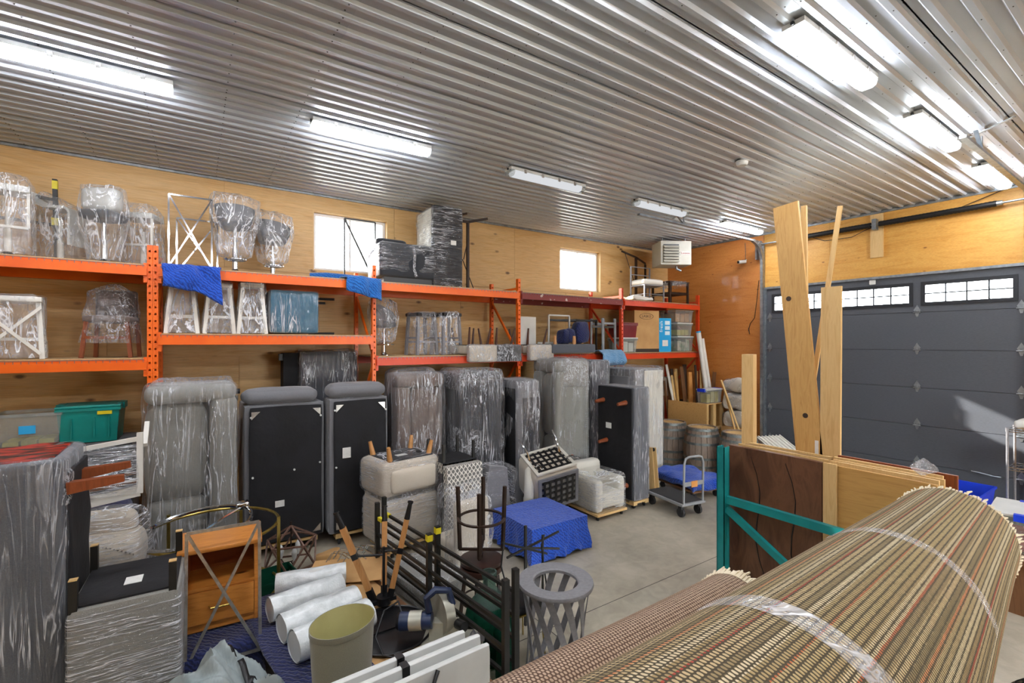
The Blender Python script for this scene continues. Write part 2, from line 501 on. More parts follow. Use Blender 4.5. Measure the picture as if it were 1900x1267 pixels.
t = NT('trellis_fabric')
v = t.vec((1,1,1), uv=True)
sx = t.node('ShaderNodeSeparateXYZ', {0: v})
k1 = 2*math.pi/.12
fx = t.math('SINE', t.math('MULTIPLY', sx.outputs[0], k1))
fy = t.math('MULTIPLY', sx.outputs[1], k1*.8)
d1 = t.math('ABSOLUTE', t.math('SINE', t.math('ADD', fy, t.math('MULTIPLY', fx, 1.4))))
d2 = t.math('ABSOLUTE', t.math('SINE', t.math('SUBTRACT', fy, t.math('MULTIPLY', fx, 1.4))))
mn = t.math('MINIMUM', d1, d2)
t.set(Base_Color=t.ramp(mn, [(.34, H('#d6d2c6')), (.42, H('#6d6a66'))]), Roughness=.9)
MT['trellis'] = t.m

def m_rug(name, stops, along=.012, around=.016, dark='#4a402c'):
    """flat-woven stripes: uv.x = metres around, uv.y = metres along"""
    t = NT(name); v = t.vec((1,1,1), uv=True)
    sx = t.node('ShaderNodeSeparateXYZ', {0: v})
    a, b = sx.outputs[0], sx.outputs[1]
    fr = t.math('FRACT', t.math('DIVIDE', a, .36))
    n = t.noise(t.vec((180, 14, 1), uv=True), 1.0, 2)
    fr2 = t.math('ADD', fr, t.math('MULTIPLY', t.math('SUBTRACT', n, .5), .012))
    rp = t.ramp(fr2, [(p, H(c)) for p, c in stops])
    rp.node.color_ramp.interpolation = 'CONSTANT'
    row = t.math('FLOOR', t.math('DIVIDE', a, around))
    off = t.math('MULTIPLY', t.math('MODULO', row, 2.0), .5)
    wx = t.math('SINE', t.math('MULTIPLY', t.math('ADD', t.math('DIVIDE', b, along), off), 2*math.pi))
    wy = t.math('ABSOLUTE', t.math('SINE', t.math('MULTIPLY', t.math('DIVIDE', a, around), math.pi)))
    h = t.math('MULTIPLY', t.math('MULTIPLY_ADD', wx, .5, .5), wy)
    cn = t.noise(t.vec((90, 60, 1), uv=True), 1.0, 2)
    k = t.ramp(t.math('ADD', h, t.math('MULTIPLY', t.math('SUBTRACT', cn, .5), .7)), [(.22, (0,0,0)), (.4, (1,1,1))])
    col = t.mix(k, H(dark), rp)
    t.set(Base_Color=col, Roughness=.95)
    t.bump(h, .8, .006)
    return t.m
MT['rug'] = m_rug('striped_flat_weave', [(0,'#b39a6c'),(.06,'#d2bd95'),(.11,'#bd6a48'),(.13,'#a08a62'),(.2,'#c9b186'),(.27,'#8c7a55'),(.33,'#d08a5c'),(.36,'#b9a276'),(.44,'#d6c49f'),(.52,'#a58e62'),(.58,'#b24a3a'),(.6,'#c4ad82'),(.68,'#97835c'),(.74,'#d9c7a2'),(.79,'#ad9668'),(.86,'#c06f44'),(.88,'#b9a272')])
MT['rug_tan'] = m_rug('tan_weave', [(0,'#b59a80'),(.3,'#c4ab92'),(.6,'#ab8f75'),(.8,'#bfa58c')], .013, .013, '#5c4434')
MT['rug_grey'] = m_rug('grey_backing', [(0,'#8f8f92'),(.4,'#a0a0a3'),(.7,'#88888c')], .02, .02, '#5f5f62')
MT['rug_dark'] = m_rug('dark_weave', [(0,'#6a5a48'),(.4,'#7d6c57'),(.7,'#5c4d3d')], .05, .03, '#1c1814')

# ------------------------------------------------------------------ room
XW, YW, ZC = 9.7, 7.54, 4.80
X0, Y0 = -5.2, -4.2
DY0, DY1, DZ = 1.45, 5.10, 3.64     # garage door opening
def rects(x0, z0, x1, z1, holes):
    """split a rectangle around rectangular holes"""
    out = [(x0, z0, x1, z1)]
    for hx0, hz0, hx1, hz1 in holes:
        nxt = []
        for a, b, c_, d in out:
            if hx1 <= a or hx0 >= c_ or hz1 <= b or hz0 >= d: nxt.append((a, b, c_, d)); continue
            if hx0 > a: nxt.append((a, b, hx0, d))
            if hx1 < c_: nxt.append((hx1, b, c_, d))
            l, r_ = max(a, hx0), min(c_, hx1)
            if hz0 > b: nxt.append((l, b, r_, hz0))
            if hz1 < d: nxt.append((l, hz1, r_, d))
        out = nxt
    return out

fl = MB().box(X0-.2, Y0-.2, -.2, XW+.25, YW+.25, 0)
struct('floor', fl, MT['concrete'])
struct('ground', MB().box(-40, -40, -.32, 50, 50, -.21), MT['concrete'])
jn = bpy.data.objects['floor']
for a in (2.6, 7.2):
    part(jn, 'control_joint', MB().box(a, Y0, .0005, a+.006, YW, .0012), MT['rubber_strip'])
part(jn, 'control_joint', MB().box(X0, 3.3, .0005, XW, 3.306, .0012), MT['rubber_strip'])

WIN = [(1.457, 3.63, 2.616, 4.54), (6.24, 3.63, 7.42, 4.54)]
wl = MB()
for r_ in rects(X0-.2, 0, XW+.2, ZC+.1, WIN): wl.box(r_[0], YW+.014, r_[1], r_[2], YW+.16, r_[3])
wall = struct('wall_left', wl, MT['stud'])
rows = [(3.58, ZC, [-4.55, -2.11, .326, 2.72, 5.12, 7.30, XW]), (2.36, 3.576, [-3.3, -.9, 1.5, 3.95, 6.4, 8.8, XW]),
        (1.14, 2.356, [-4.4, -1.9, .5, 2.95, 5.4, 7.8, XW]), (0, 1.136, [-3.3, -.9, 1.5, 3.95, 6.4, 8.8, XW])]
for za, zb, xs in rows:
    xs = [X0] + xs
    for i in range(len(xs)-1):
        m = MB()
        for r_ in rects(xs[i]+.002, za, xs[i+1]-.002, zb, WIN): m.box(r_[0], YW, r_[1], r_[2], YW+.012, r_[3])
        part(wall, 'plywood_sheet', m, MT['ply'])
part(wall, 'ceiling_trim', MB().box(X0, YW-.03, ZC-.05, XW, YW-.001, ZC), MT['galv'])
for i, (a, b, c_, d) in enumerate(WIN):
    o = struct('window_%d' % (i+1), MB().box(a, YW+.0, b, c_, YW+.17, b+.018).box(a, YW, d-.018, c_, YW+.17, d)
               .box(a, YW, b+.018, a+.018, YW+.17, d-.018).box(c_-.018, YW, b+.018, c_, YW+.17, d-.018), MT['lumber2'])
    y = YW+.10
    fr = MB()
    a2, b2, c2, d2 = a+.018, b+.018, c_-.018, d-.018
    fr.box(a2, y, b2, c2, y+.07, b2+.045).box(a2, y, d2-.045, c2, y+.07, d2).box(a2, y, b2+.045, a2+.045, y+.07, d2-.045).box(c2-.045, y, b2+.045, c2, y+.07, d2-.045)
    mx = (a2+c2)/2
    fr.box(mx-.014, y+.012, b2+.045, mx+.014, y+.045, d2-.045)
    part(o, 'frame', fr, MT['vinyl'])
    for p0, p1 in ((a2+.045, mx-.014), (mx+.014, c2-.045)):
        part(o, 'pane', MB().box(p0, y+.03, b2+.045, p1, y+.036, d2-.045), MT['glass'])

# door wall
RH = [(DY0, 0, DY1, DZ)]
wr = MB()
for r_ in rects(Y0-.2, 0, YW+.2, ZC+.1, RH): wr.box(XW+.014, r_[0], r_[1], XW+.2, r_[2], r_[3])
wall2 = struct('wall_right', wr, MT['stud'])
def sheetX(ya, za, yb, zb, m, th=.012, nm='plywood_sheet'):
    mb = MB()
    for r_ in rects(ya+.002, za+.001, yb-.002, zb-.001, RH): mb.box(XW+.012-th, r_[0], r_[1], XW+.012, r_[2], r_[3])
    part(wall2, nm, mb, MT[m])
sheetX(6.33, 0, YW, 2.40, 'ply_red'); sheetX(DY1+.06, 0, 6.33, 2.40, 'ply_red')
sheetX(DY1+.06, 2.40, YW, ZC, 'ply_red')
for a, b in ((3.95, DY1+.06), (1.5, 3.95), (-.95, 1.5)): sheetX(a, 4.0, b, ZC, 'ply_gold')
sheetX(DY0-.6, DZ, DY1+.06, 4.0, 'ply_gold', .035, 'header_board')
sheetX(Y0, 0, -.95, 2.4, 'ply_red'); sheetX(-.95, 0, DY0-.05, 2.4, 'ply_red'); sheetX(-.95, 2.4, DY0-.6, 4.0, 'ply_red'); sheetX(Y0, 2.4, -.95, ZC, 'ply_red')
part(wall2, 'ceiling_trim', MB().box(XW-.03, Y0, ZC-.05, XW-.001, YW-.04, ZC), MT['galv'])
part(wall2, 'spring_pad', MB().box(XW-.04, 3.13, 4.0, XW-.002, 3.31, ZC-.06), MT['lumber2'])

# unseen sides of the room
wn = MB()
for r_ in rects(X0-.2, 0, XW+.2, ZC+.1, [(4.4, 0, 6.4, 3.0)]): wn.box(r_[0], Y0-.2, r_[1], r_[2], Y0, r_[3])  # doorway added in this unseen wall so daylight fills the room
struct('wall_near', wn, MT['ply'])
struct('wall_rear', MB().box(X0-.2, Y0, 0, X0, YW, ZC+.1), MT['ply'])
# roof overhang outside the window wall
struct('roof', MB().box(X0-.4, YW+.16, ZC-.05, XW+.6, YW+.62, ZC+.12), MT['stud'])

# ribbed steel ceiling, sheet by sheet
ceil = struct('ceiling', MB().box(X0-.2, Y0-.2, ZC+.02, XW+.2, YW+.2, ZC+.15), MT['galv'])
PITCH = .1524
prof = []
for k in range(6):
    b = k*PITCH
    for dx, dz in ((0,0),(.028,0),(.046,-.022),(.084,-.022),(.102,0)): prof.append((b+dx, dz))
prof.append((6*PITCH+.01, 0))
smesh = {}
for xa, xb in ((X0, .9), (.9, 6.87), (6.87, XW)):
    mb = MB(); L = xb-xa
    V = []; Fs = []
    for x in (0, L+.0):
        for y, z in prof: V.append((x, y, z))
    n = len(prof)
    for i in range(n-1): Fs.append((i, i+1, n+i+1, n+i))
    mb.add(V, Fs)
    me = mb.mesh('ceiling_sheet', 20)
    me.materials.append(MT['ceil'])
    k = 0
    y = YW - 6*PITCH
    while y > Y0-.9:
        o = link('ceiling_sheet', me, None, ceil)
        o.location = (xa, y, ZC-.001 - (.0015 if xa == .9 else 0))
        y -= 6*PITCH
scr = MB()
x = -1.6
while x < XW:
    y = YW-.09
    while y > -.6:
        for q in (.065, .118):
            yy = y - q + .065
            if q > .1 and (int(y*100) % 3): continue
            z = ZC-.0225 if q < .1 else ZC-.0008
            scr.add([(x-.006, yy-.006, z), (x+.006, yy-.006, z), (x+.006, yy+.006, z), (x-.006, yy+.006, z), (x, yy, z-.007)], [(0,1,4),(1,2,4),(2,3,4),(3,0,4)])
        y -= PITCH
    x += .61
part(ceil, 'screws', scr, MT['plastic_black'], kind='stuff')

# ------------------------------------------------------------------ garage door
door = struct('door_1', None, None)
NS = 6; SH = DZ/NS
WX = [(1.58, 2.60), (2.76, 3.78), (3.94, 4.96)]
dx = XW-.02
for k in range(NS):
    z0, z1 = k*SH+.003, (k+1)*SH-.003
    m = MB()
    holes = [(a, z0+.13, b, z1-.15) for a, b in WX] if k == NS-1 else []
    for r_ in rects(DY0+.005, z0, DY1-.005, z1, holes): m.box(dx, r_[0], r_[1], dx+.045, r_[2], r_[3])
    sec = part(door, 'door_section', m, MT['doorgrey'])
    for h in holes:
        a, b0, b, b1 = h
        fr = MB()
        for q in rects(a-.03, b0-.03, b+.03, b1+.03, [(a+.025, b0+.025, b-.025, b1-.025)]): fr.box(dx-.014, q[0], q[1], dx+.03, q[2], q[3])
        part(door, 'window_frame', fr, MT['doorframe'])
        mu = MB()
        for j in range(1, 4):
            yy = a+.025+(b-a-.05)*j/4
            mu.box(dx-.004, yy-.009, b0+.025, dx+.026, yy+.009, b1-.025)
        zm = (b0+b1)/2
        mu.box(dx-.003, a+.025, zm-.009, dx+.025, b-.025, zm+.009)
        part(door, 'muntin', mu, MT['doorframe'])
        for j in range(4):
            for i in range(2):
                ya, yb = a+.025+(b-a-.05)*j/4+.009, a+.025+(b-a-.05)*(j+1)/4-.009
                za, zb = (b0+.025, zm-.009) if i == 0 else (zm+.009, b1-.025)
                part(door, 'pane', MB().box(dx+.008, ya, za, dx+.013, yb, zb), MT['glass'])
hm = MB()
hm.prism([(-.03,-.0),(.03,0),(.045,.035),(0,.12),(-.045,.035)], .006, Matrix(((0,0,-1,0),(1,0,0,0),(0,1,0,0),(0,0,0,1))))
hm.prism([(-.03,0),(.03,0),(.012,-.07),(-.012,-.07)], .006, Matrix(((0,0,-1,0),(1,0,0,0),(0,1,0,0),(0,0,0,1))))
hm.cyl((-.012,-.05,0), (-.012,.05,0), .011, n=8)
hm.cyl((-.03,-.02,.02), (-.006,-.02,.02), .008, n=6).cyl((-.03,.02,.02), (-.006,.02,.02), .008, n=6)
hme = hm.mesh('hinge'); hme.materials.append(MT['galv'])
for k in range(1, NS):
    for y in (DY1-.07, 3.86, 2.68, DY0+.07):
        o = link('hinge', hme, None, door); o.location = (dx, y, k*SH)
hd = MB().tube([(dx,2.04,.62),(dx-.04,2.03,.62),(dx-.045,1.95,.62),(dx-.045,1.80,.60),(dx-.04,1.72,.60),(dx,1.71,.60)], .011, 8)
part(door, 'lift_handle', hd, MT['galv'])
part(door, 'sensor_box', MB().gbox((dx-.015, 3.28, DZ-.06), (.03,.09,.08), .01, 4), MT['white_plastic'])
part(door, 'light_leak_backing', MB().box(dx+.05, DY0+.002, 0, dx+.06, DY1-.002, (NS-1)*SH+.05), MT['rubber'])  # added backing sheet, stops daylight leaking between the door sections
part(door, 'top_seal', MB().box(dx+.05, DY0+.002, DZ-.1, dx+.06, DY1-.002, DZ), MT['rubber'])
part(door, 'bottom_seal', MB().box(dx-.005, DY0, 0, dx+.05, DY1, .02), MT['rubber'])
# weather strips round the opening
st = MB().box(XW-.055, DY0-.05, DZ-.01, XW-.03, DY1+.06, DZ+.03)
ts = struct('trim_1', st, MT['galv'])
part(ts, 'side_jamb', MB().box(XW-.035, DY1-.004, 0, XW-.001, DY1+.055, DZ), MT['galv'])
part(ts, 'side_jamb', MB().box(XW-.035, DY0-.055, 0, XW-.001, DY0+.004, DZ), MT['galv'])
# tracks
for y, xe, lab in ((DY1+.05, 5.9, 'galvanised overhead door track rising beside the amber plywood wall'), (DY0-.05, 6.35, 'galvanised overhead door track above the wire shelving, passing under a lit lamp')):
    t = thing('door_track', lab, 'track', (XW-.1, y, 0))
    pth = [(0,0,.02)] + [(0,0,3.9)] + [(-.42+.42*math.cos(a), 0, 4.17+.42*math.sin(a)) for a in [R(q) for q in range(0, 91, 10)]] + [(xe-XW+.1, 0, 4.6)]
    mb = MB()
    for off, wd in (((0,0,0), .055),):
        P = [Vector(p) for p in pth]
        for i in range(len(P)-1): mb.bar(P[i], P[i+1], .055 if abs((P[i+1]-P[i]).z) > .01 else .03, .055, up=(0,1,0))
    part(t, 'rail', mb, MT['galv'])
    for xx in (7.05,):
        a = xx-XW+.1
        part(t, 'hanger', MB().bar((a,0,4.6), (a,0,4.775), .035, .006), MT['galv'])
        part(t, 'hanger', MB().bar((a,0,4.6), (a-.25,.0,4.775), .035, .006), MT['galv'])
        part(t, 'hanger', MB().bar((a-.35,-.3,4.772), (a+.1,.3,4.772), .035, .006), MT['galv'])
    part(t, 'wall_angle', MB().box(.03, -.02, .1, .075, .03, 4.55), MT['galv'])
t = thing('torsion_spring_shaft', 'black coiled torsion springs on a steel shaft above the overhead door', 'spring', (XW-.11, 0, 4.55))
part(t, 'shaft', MB().cyl((0, DY0-.2, 0), (0, DY1+.15, 0), .016, n=10), MT['galv'])
for a, b in ((3.28, 4.75), (1.75, 3.16)):
    part(t, 'spring', MB().tube([(0, a+(b-a)*i/60, 0) for i in range(61)], [.043+.004*(i % 2) for i in range(61)], 10), MT['rubber_strip'])
    part(t, 'cone', MB().cyl((0, a-.06 if a < 3 else b, 0), (0, a if a < 3 else b+.06, 0), .035, .04, n=10), MT['galv'])
for y in (DY1+.1, DY0-.14):
    part(t, 'cable_drum', MB().lathe([(.03,-.04),(.075,-.035),(.075,-.02),(.06,-.015),(.06,.015),(.075,.02),(.075,.035),(.03,.04)], 20, Matrix.Translation((0,y,0)) @ Matrix.Rotation(R(90),4,'X')), MT['grey_metal'])
part(t, 'center_bracket', MB().box(-.05,3.19,-.09,.06,3.25,.09), MT['galv'])
part(t, 'end_bracket', MB().box(-.03,DY1+.14,-.3,.06,DY1+.17,.1).box(-.03,DY0-.2,-.3,.06,DY0-.17,.1), MT['galv'])
# ------------------------------------------------------------------ ceiling lamps
def lamp(x, y, on, label):
    t = thing('ceiling_lamp', label, 'lamp', (x, y, ZC-.022), 0, 'sealed batten lamps on the ceiling')
    part(t, 'housing', MB().box(0, -.075, -.035, 1.26, .075, 0), MT['white_plastic'])
    sec = [(-.066,-.035),(-.07,-.05),(-.06,-.085),(-.035,-.1),(.035,-.1),(.06,-.085),(.07,-.05),(.066,-.035)]
    M = Matrix(((0,0,1,.06),(1,0,0,0),(0,1,0,0),(0,0,0,1)))
    part(t, 'diffuser', MB().prism(sec, 1.14, M), MT['lamp_on' if on else 'lamp_dim'])
    for a in (0.0, 1.2):
        M = Matrix(((0,0,1,a),(1,0,0,0),(0,1,0,0),(0,0,0,1)))
        part(t, 'end_cap', MB().prism([(p*1.04, q) for p, q in sec], .06, M), MT['lens'])
    cl = MB()
    for i in range(4):
        for sy in (-1, 1): cl.box(.2+i*.28, sy*.078-.006, -.055, .235+i*.28, sy*.078+.006, -.01)
    part(t, 'clip', cl, MT['steel'], kind='stuff')
    part(t, 'junction_plate', MB().cyl((-.012, 0, -.018), (.0, 0, -.018), .014, n=10), MT['plastic_black'])
    return t
for x, on, lab in ((-1.42, 1, 'long bright lamp cut off by the picture edge, over the bagged stools'), (.96, 1, 'lit batten lamp above the blanket by the first window'),
                   (3.31, 0, 'unlit clear batten lamp between two lit ones, above the black wrapped sofa'), (5.66, 0, 'faintly lit batten lamp beside the door track hanger'),
                   (8.02, 1, 'lit batten lamp beside the door track, in front of the unit heater')):
    lamp(x, 5.02, on, lab)
for x, lab in ((3.44, 'large bright batten lamp high over the rolled striped rug'), (5.76, 'bright batten lamp partly hidden by the door track'), (8.1, 'bright lamp cut by the picture edge above the door spring')):
    lamp(x, 1.63, 1, lab)
for x in (-3.7, -1.2, 1.12):
    lamp(x, 1.63, 1, 'added lit batten lamp outside the picture, over the near part of the room')
for x in (-3.7, -.6, 2.4, 5.4):  # added row behind the camera, for extra ambient light
    lamp(x, -1.75, 1, 'added lit batten lamp outside the picture, over the near part of the room')
t = thing('smoke_detector', 'small round white detector on the ceiling beyond the large lamp', 'detector', (5.6, 3.25, ZC-.022))
part(t, 'body', MB().lathe([(.0,-.05),(.05,-.05),(.065,-.035),(.07,0)], 20), MT['white_plastic'])
part(t, 'base_ring', MB().lathe([(.08,-.008),(.08,0)], 20), MT['white_plastic'])

# ------------------------------------------------------------------ unit heater
t = thing('unit_heater', 'beige louvred unit heater hung in the ceiling corner', 'heater', (8.47, 6.38, 4.20), R(-30))
part(t, 'cabinet', MB().box(-.33,-.02,0,.33,.5,.50), MT['heater'])
part(t, 'louvre_opening', MB().box(-.28,-.024,.05,.06,-.019,.43), MT['plastic_black'])
for k in range(6):
    part(t, 'louvre', MB().prism([(0,0),(.05,-.02),(.055,-.01),(.01,.035)], .33, Matrix(((0,0,1,-.275),(-1,0,0,-.022),(0,1,0,.065+k*.06),(0,0,0,1)))), MT['heater'])
part(t, 'brand_plate', MB().box(.1,-.026,.2,.3,-.02,.28), MT['paper'], 'white plate with red lettering')
part(t, 'hanger_rod', MB().cyl((-.25,.1,.5),(-.25,.1,.62),.008,n=6), MT['galv'])
part(t, 'hanger_rod', MB().cyl((.25,.1,.5),(.25,.1,.62),.008,n=6), MT['galv'])
part(t, 'gas_elbow', MB().tube([(.1,.2,0),(.1,.2,-.06),(.2,.2,-.1)], .025, 8), MT['galv'])
def text(t, body, size, M, m, name='lettering', th=.001):
    cu = bpy.data.curves.new(name, 'FONT')
    cu.body = body; cu.size = size; cu.extrude = th; cu.align_x = 'CENTER'; cu.align_y = 'CENTER'
    tmp = link(name, cu)
    bpy.context.view_layer.update()
    me = bpy.data.meshes.new_from_object(tmp.evaluated_get(bpy.context.evaluated_depsgraph_get()))
    bpy.data.objects.remove(tmp)
    me.materials.clear()
    o = link(name, me, m, t); o.matrix_local = M
    return o
FRONT = Matrix(((1,0,0,0),(0,0,-1,0),(0,1,0,0),(0,0,0,1)))     # text facing -Y
LEFT = Matrix(((0,0,-1,0),(-1,0,0,0),(0,1,0,0),(0,0,0,1)))      # text facing -X
text(t, 'Lennox', .062, Matrix.Translation((.2,-.028,.24)) @ FRONT, MT['inkr'])

t = thing('security_camera', 'small white bullet camera on the amber plywood beside the door', 'camera', PX(1383, 487, 9.66))
part(t, 'body', MB().cyl((-.16,.06,0),(0,.0,.02),.035,n=14), MT['white_plastic'])
part(t, 'lens', MB().cyl((-.172,.064,-.001),(-.158,.058,.001),.028,n=14), MT['plastic_black'])
part(t, 'mount', MB().cyl((-.03,0,.02),(.035,0,.06),.014,n=8), MT['white_plastic'])
part(t, 'cable', MB().tube([(0,0,.05),(.025,.01,.2),(.025,.02,.42)], .006, 6), MT['rubber_strip'])
pts = [PX(x, y, 9.69) for x, y in ((1408,520),(1404,560),(1400,590),(1392,600),(1389,612),(1391,620),(1389,608))]
solo('wall_wire', MB().tube(pts, .006, 6), MT['rubber_strip'], 'thin dark wire dangling down the amber plywood wall', 'wire')
pts = [PX(x, y, 9.64) for x, y in ((1495,437),(1530,447),(1580,440),(1610,425),(1660,410),(1760,394),(1830,365),(1885,342))]
solo('opener_wire', MB().tube(pts, .006, 6), MT['rubber_strip'], 'thin black wire sagging along the plywood above the overhead door', 'wire')

# ------------------------------------------------------------------ orange pallet racks
RF, RB = 6.47, 7.40
PW, PDp = .048, .07
def post_mb(z1, hole=True):
    m = MB(); w2 = PW/2; hp = .0762; hs = .009
    if hole:
        z = .0; V = []; k = 0
        n = int(z1/hp)
        m.add([(-w2,0,0),(-hs,0,0),(-hs,0,z1),(-w2,0,z1)], [(0,1,2,3)])
        m.add([(hs,0,0),(w2,0,0),(w2,0,z1),(hs,0,z1)], [(0,1,2,3)])
        zz = 0
        for k in range(n):
            zc = (k+.5)*hp
            m.add([(-hs,0,zz),(hs,0,zz),(hs,0,zc-hs*1.25),(-hs,0,zc-hs*1.25)], [(0,1,2,3)])
            zz = zc+hs*1.25
        m.add([(-hs,0,zz),(hs,0,zz),(hs,0,z1),(-hs,0,z1)], [(0,1,2,3)])
    else: m.add([(-w2,0,0),(w2,0,0),(w2,0,z1),(-w2,0,z1)], [(0,1,2,3)])
    m.add([(-w2,0,0),(w2,0,0),(w2,PDp,0),(-w2,PDp,0),(-w2,0,z1),(w2,0,z1),(w2,PDp,z1),(-w2,PDp,z1)], [(1,2,6,5),(2,3,7,6),(3,0,4,7),(4,5,6,7)])
    m.box(-w2-.02, -.02, 0, w2+.02, PDp+.02, .008)
    return m
pmesh = post_mb(3.61); PM = pmesh.mesh('post', 20); PM.materials.append(MT['orange'])
PM2 = post_mb(3.61).mesh('post', 20); PM2.materials.append(MT['red_orange'])
def upright(t, x, me, mat):
    o = link('post', me, None, t); o.location = (x, RF, 0)
    o = link('post', me, None, t); o.location = (x, RB-PDp, 0)
    br = [((0,RF+PDp,.25),(0,RB-PDp,.25)), ((0,RF+PDp,3.45),(0,RB-PDp,3.45))]
    z = .3
    for k in range(3):
        br.append(((0,RF+PDp,z+.9),(0,RB-PDp,z+.05)) if k % 2 else ((0,RF+PDp,z+.05),(0,RB-PDp,z+.9)))
        z += 1.02
    for a, b in br: part(t, 'brace', MB().bar(Vector(a)+Vector((x,0,0)), Vector(b)+Vector((x,0,0)), .025, .038), mat)
def beam(t, x0, x1, zt, mat, y=RF-.012, hgt=.115, back=False):
    m = MB()
    if not back:
        m.box(x0, y-.03, zt-hgt-.012, x1, y+.012, zt-.045).box(x0, y-.01, zt-.045, x1, y+.012, zt-.014)
        m.box(x0-.005, y-.004, zt-.2, x0+.028, y+.011, zt+.01).box(x1-.028, y-.004, zt-.2, x1+.005, y+.011, zt+.01)
    else: m.box(x0, y-.012, zt-hgt-.012, x1, y+.03, zt-.014)
    part(t, 'beam', m, mat)
def bay(t, x0, x1, zt, mat, board=True):
    beam(t, x0+PW/2+.001, x1-PW/2-.001, zt, mat)
    beam(t, x0+PW/2+.001, x1-PW/2-.001, zt, mat, RB-.005, back=True)
    wm = MB(); x = x0+.05
    while x < x1-.04:
        wm.bar((x, RF-.02, zt-.0145), (x, RB-.02, zt-.0145), .004)
        wm.bar((x, RF-.026, zt-.016), (x, RF-.026, zt-.047), .004)
        x += .055
    for k in range(6):
        y = RF-.026 + k*.18
        wm.bar((x0+.04, y, zt-.018), (x1-.04, y, zt-.018), .004)
    wm.bar((x0+.04, RF-.027, zt-.047), (x1-.04, RF-.027, zt-.047), .004)
    part(t, 'wire_deck', wm, MT['wire'])
    if board:
        a = x0+.035; e = x1-.035
        while a < e-.05:
            b = min(a+1.2, e)
            part(t, 'shelf_board', MB().box(a, RF+.005, zt-.0115, b-.003, RB-.03, zt), MT['board_tan']); a = b
UX = [-2.83, -.415, -.365, 2.05, 4.49, 6.95, 9.41]
t = thing('pallet_rack', 'bright orange pallet rack bay cut off by the picture edge', 'pallet rack', (0,0,0), 0, 'pallet racks along the plywood wall')
for x in UX[:2]: upright(t, x, PM, MT['orange'])
bay(t, UX[0], UX[1], 3.40, MT['orange']); bay(t, UX[0], UX[1], 2.38, MT['orange'])
t = thing('pallet_rack', 'long run of orange and red pallet racking under the two windows', 'pallet rack', (0,0,0), 0, 'pallet racks along the plywood wall')
for x in UX[2:5]: upright(t, x, PM, MT['orange'])
for x in UX[5:]: upright(t, x, PM2, MT['red_orange'])
for i, (ma, mb_, zl) in enumerate((('orange','orange',2.65),('orange','red_orange',2.355),('maroon_paint','red_orange',2.355),('red_orange','red_orange',2.345))):
    bay(t, UX[2+i], UX[3+i], 3.40, MT[ma]); bay(t, UX[2+i], UX[3+i], zl, MT[mb_])
ZU = 3.402

# ------------------------------------------------------------------ bagged stools and chairs
def bag(t, rings, pleat=.05, k=9, n=44, m='film_bag', seed=0, nv=16, name='plastic_bag', top=True, ang=60):
    """loose poly bag: rings = [(z, half x, half y, cx, cy)]"""
    def fn(a, b):
        f = b*(len(rings)-1); i = min(int(f), len(rings)-2); q = f-i; q = q*q*(3-2*q)
        z, hx, hy, cx, cy = [rings[i][j]*(1-q)+rings[i+1][j]*q for j in range(5)]
        th = 2*math.pi*a
        cx_, sy_ = math.cos(th), math.sin(th)
        ex = .62
        px = math.copysign(abs(cx_)**ex, cx_)*hx; py = math.copysign(abs(sy_)**ex, sy_)*hy
        nn = noise.noise(Vector((cx_*2.2+seed*5, sy_*2.2, z*5)))
        w_ = 1 + pleat*math.sin(k*th+seed+3*nn) + .10*nn
        return Vector((cx+px*w_, cy+py*w_, max(.004, z + .012*nn)))
    mb = MB().grid(fn, n, nv, True)
    if top:
        c = len(mb.v) - n
        mb.f.append(list(range(c, c+n)))
    return part(t, name, mb, MT[m], ang=ang)
def rod(pts, r=.012, sq=False, mb=None):
    mb = mb or MB()
    for a, b in pts:
        if sq: mb.bar(a, b, r*2)
        else: mb.cyl(a, b, r, n=8)
    return mb
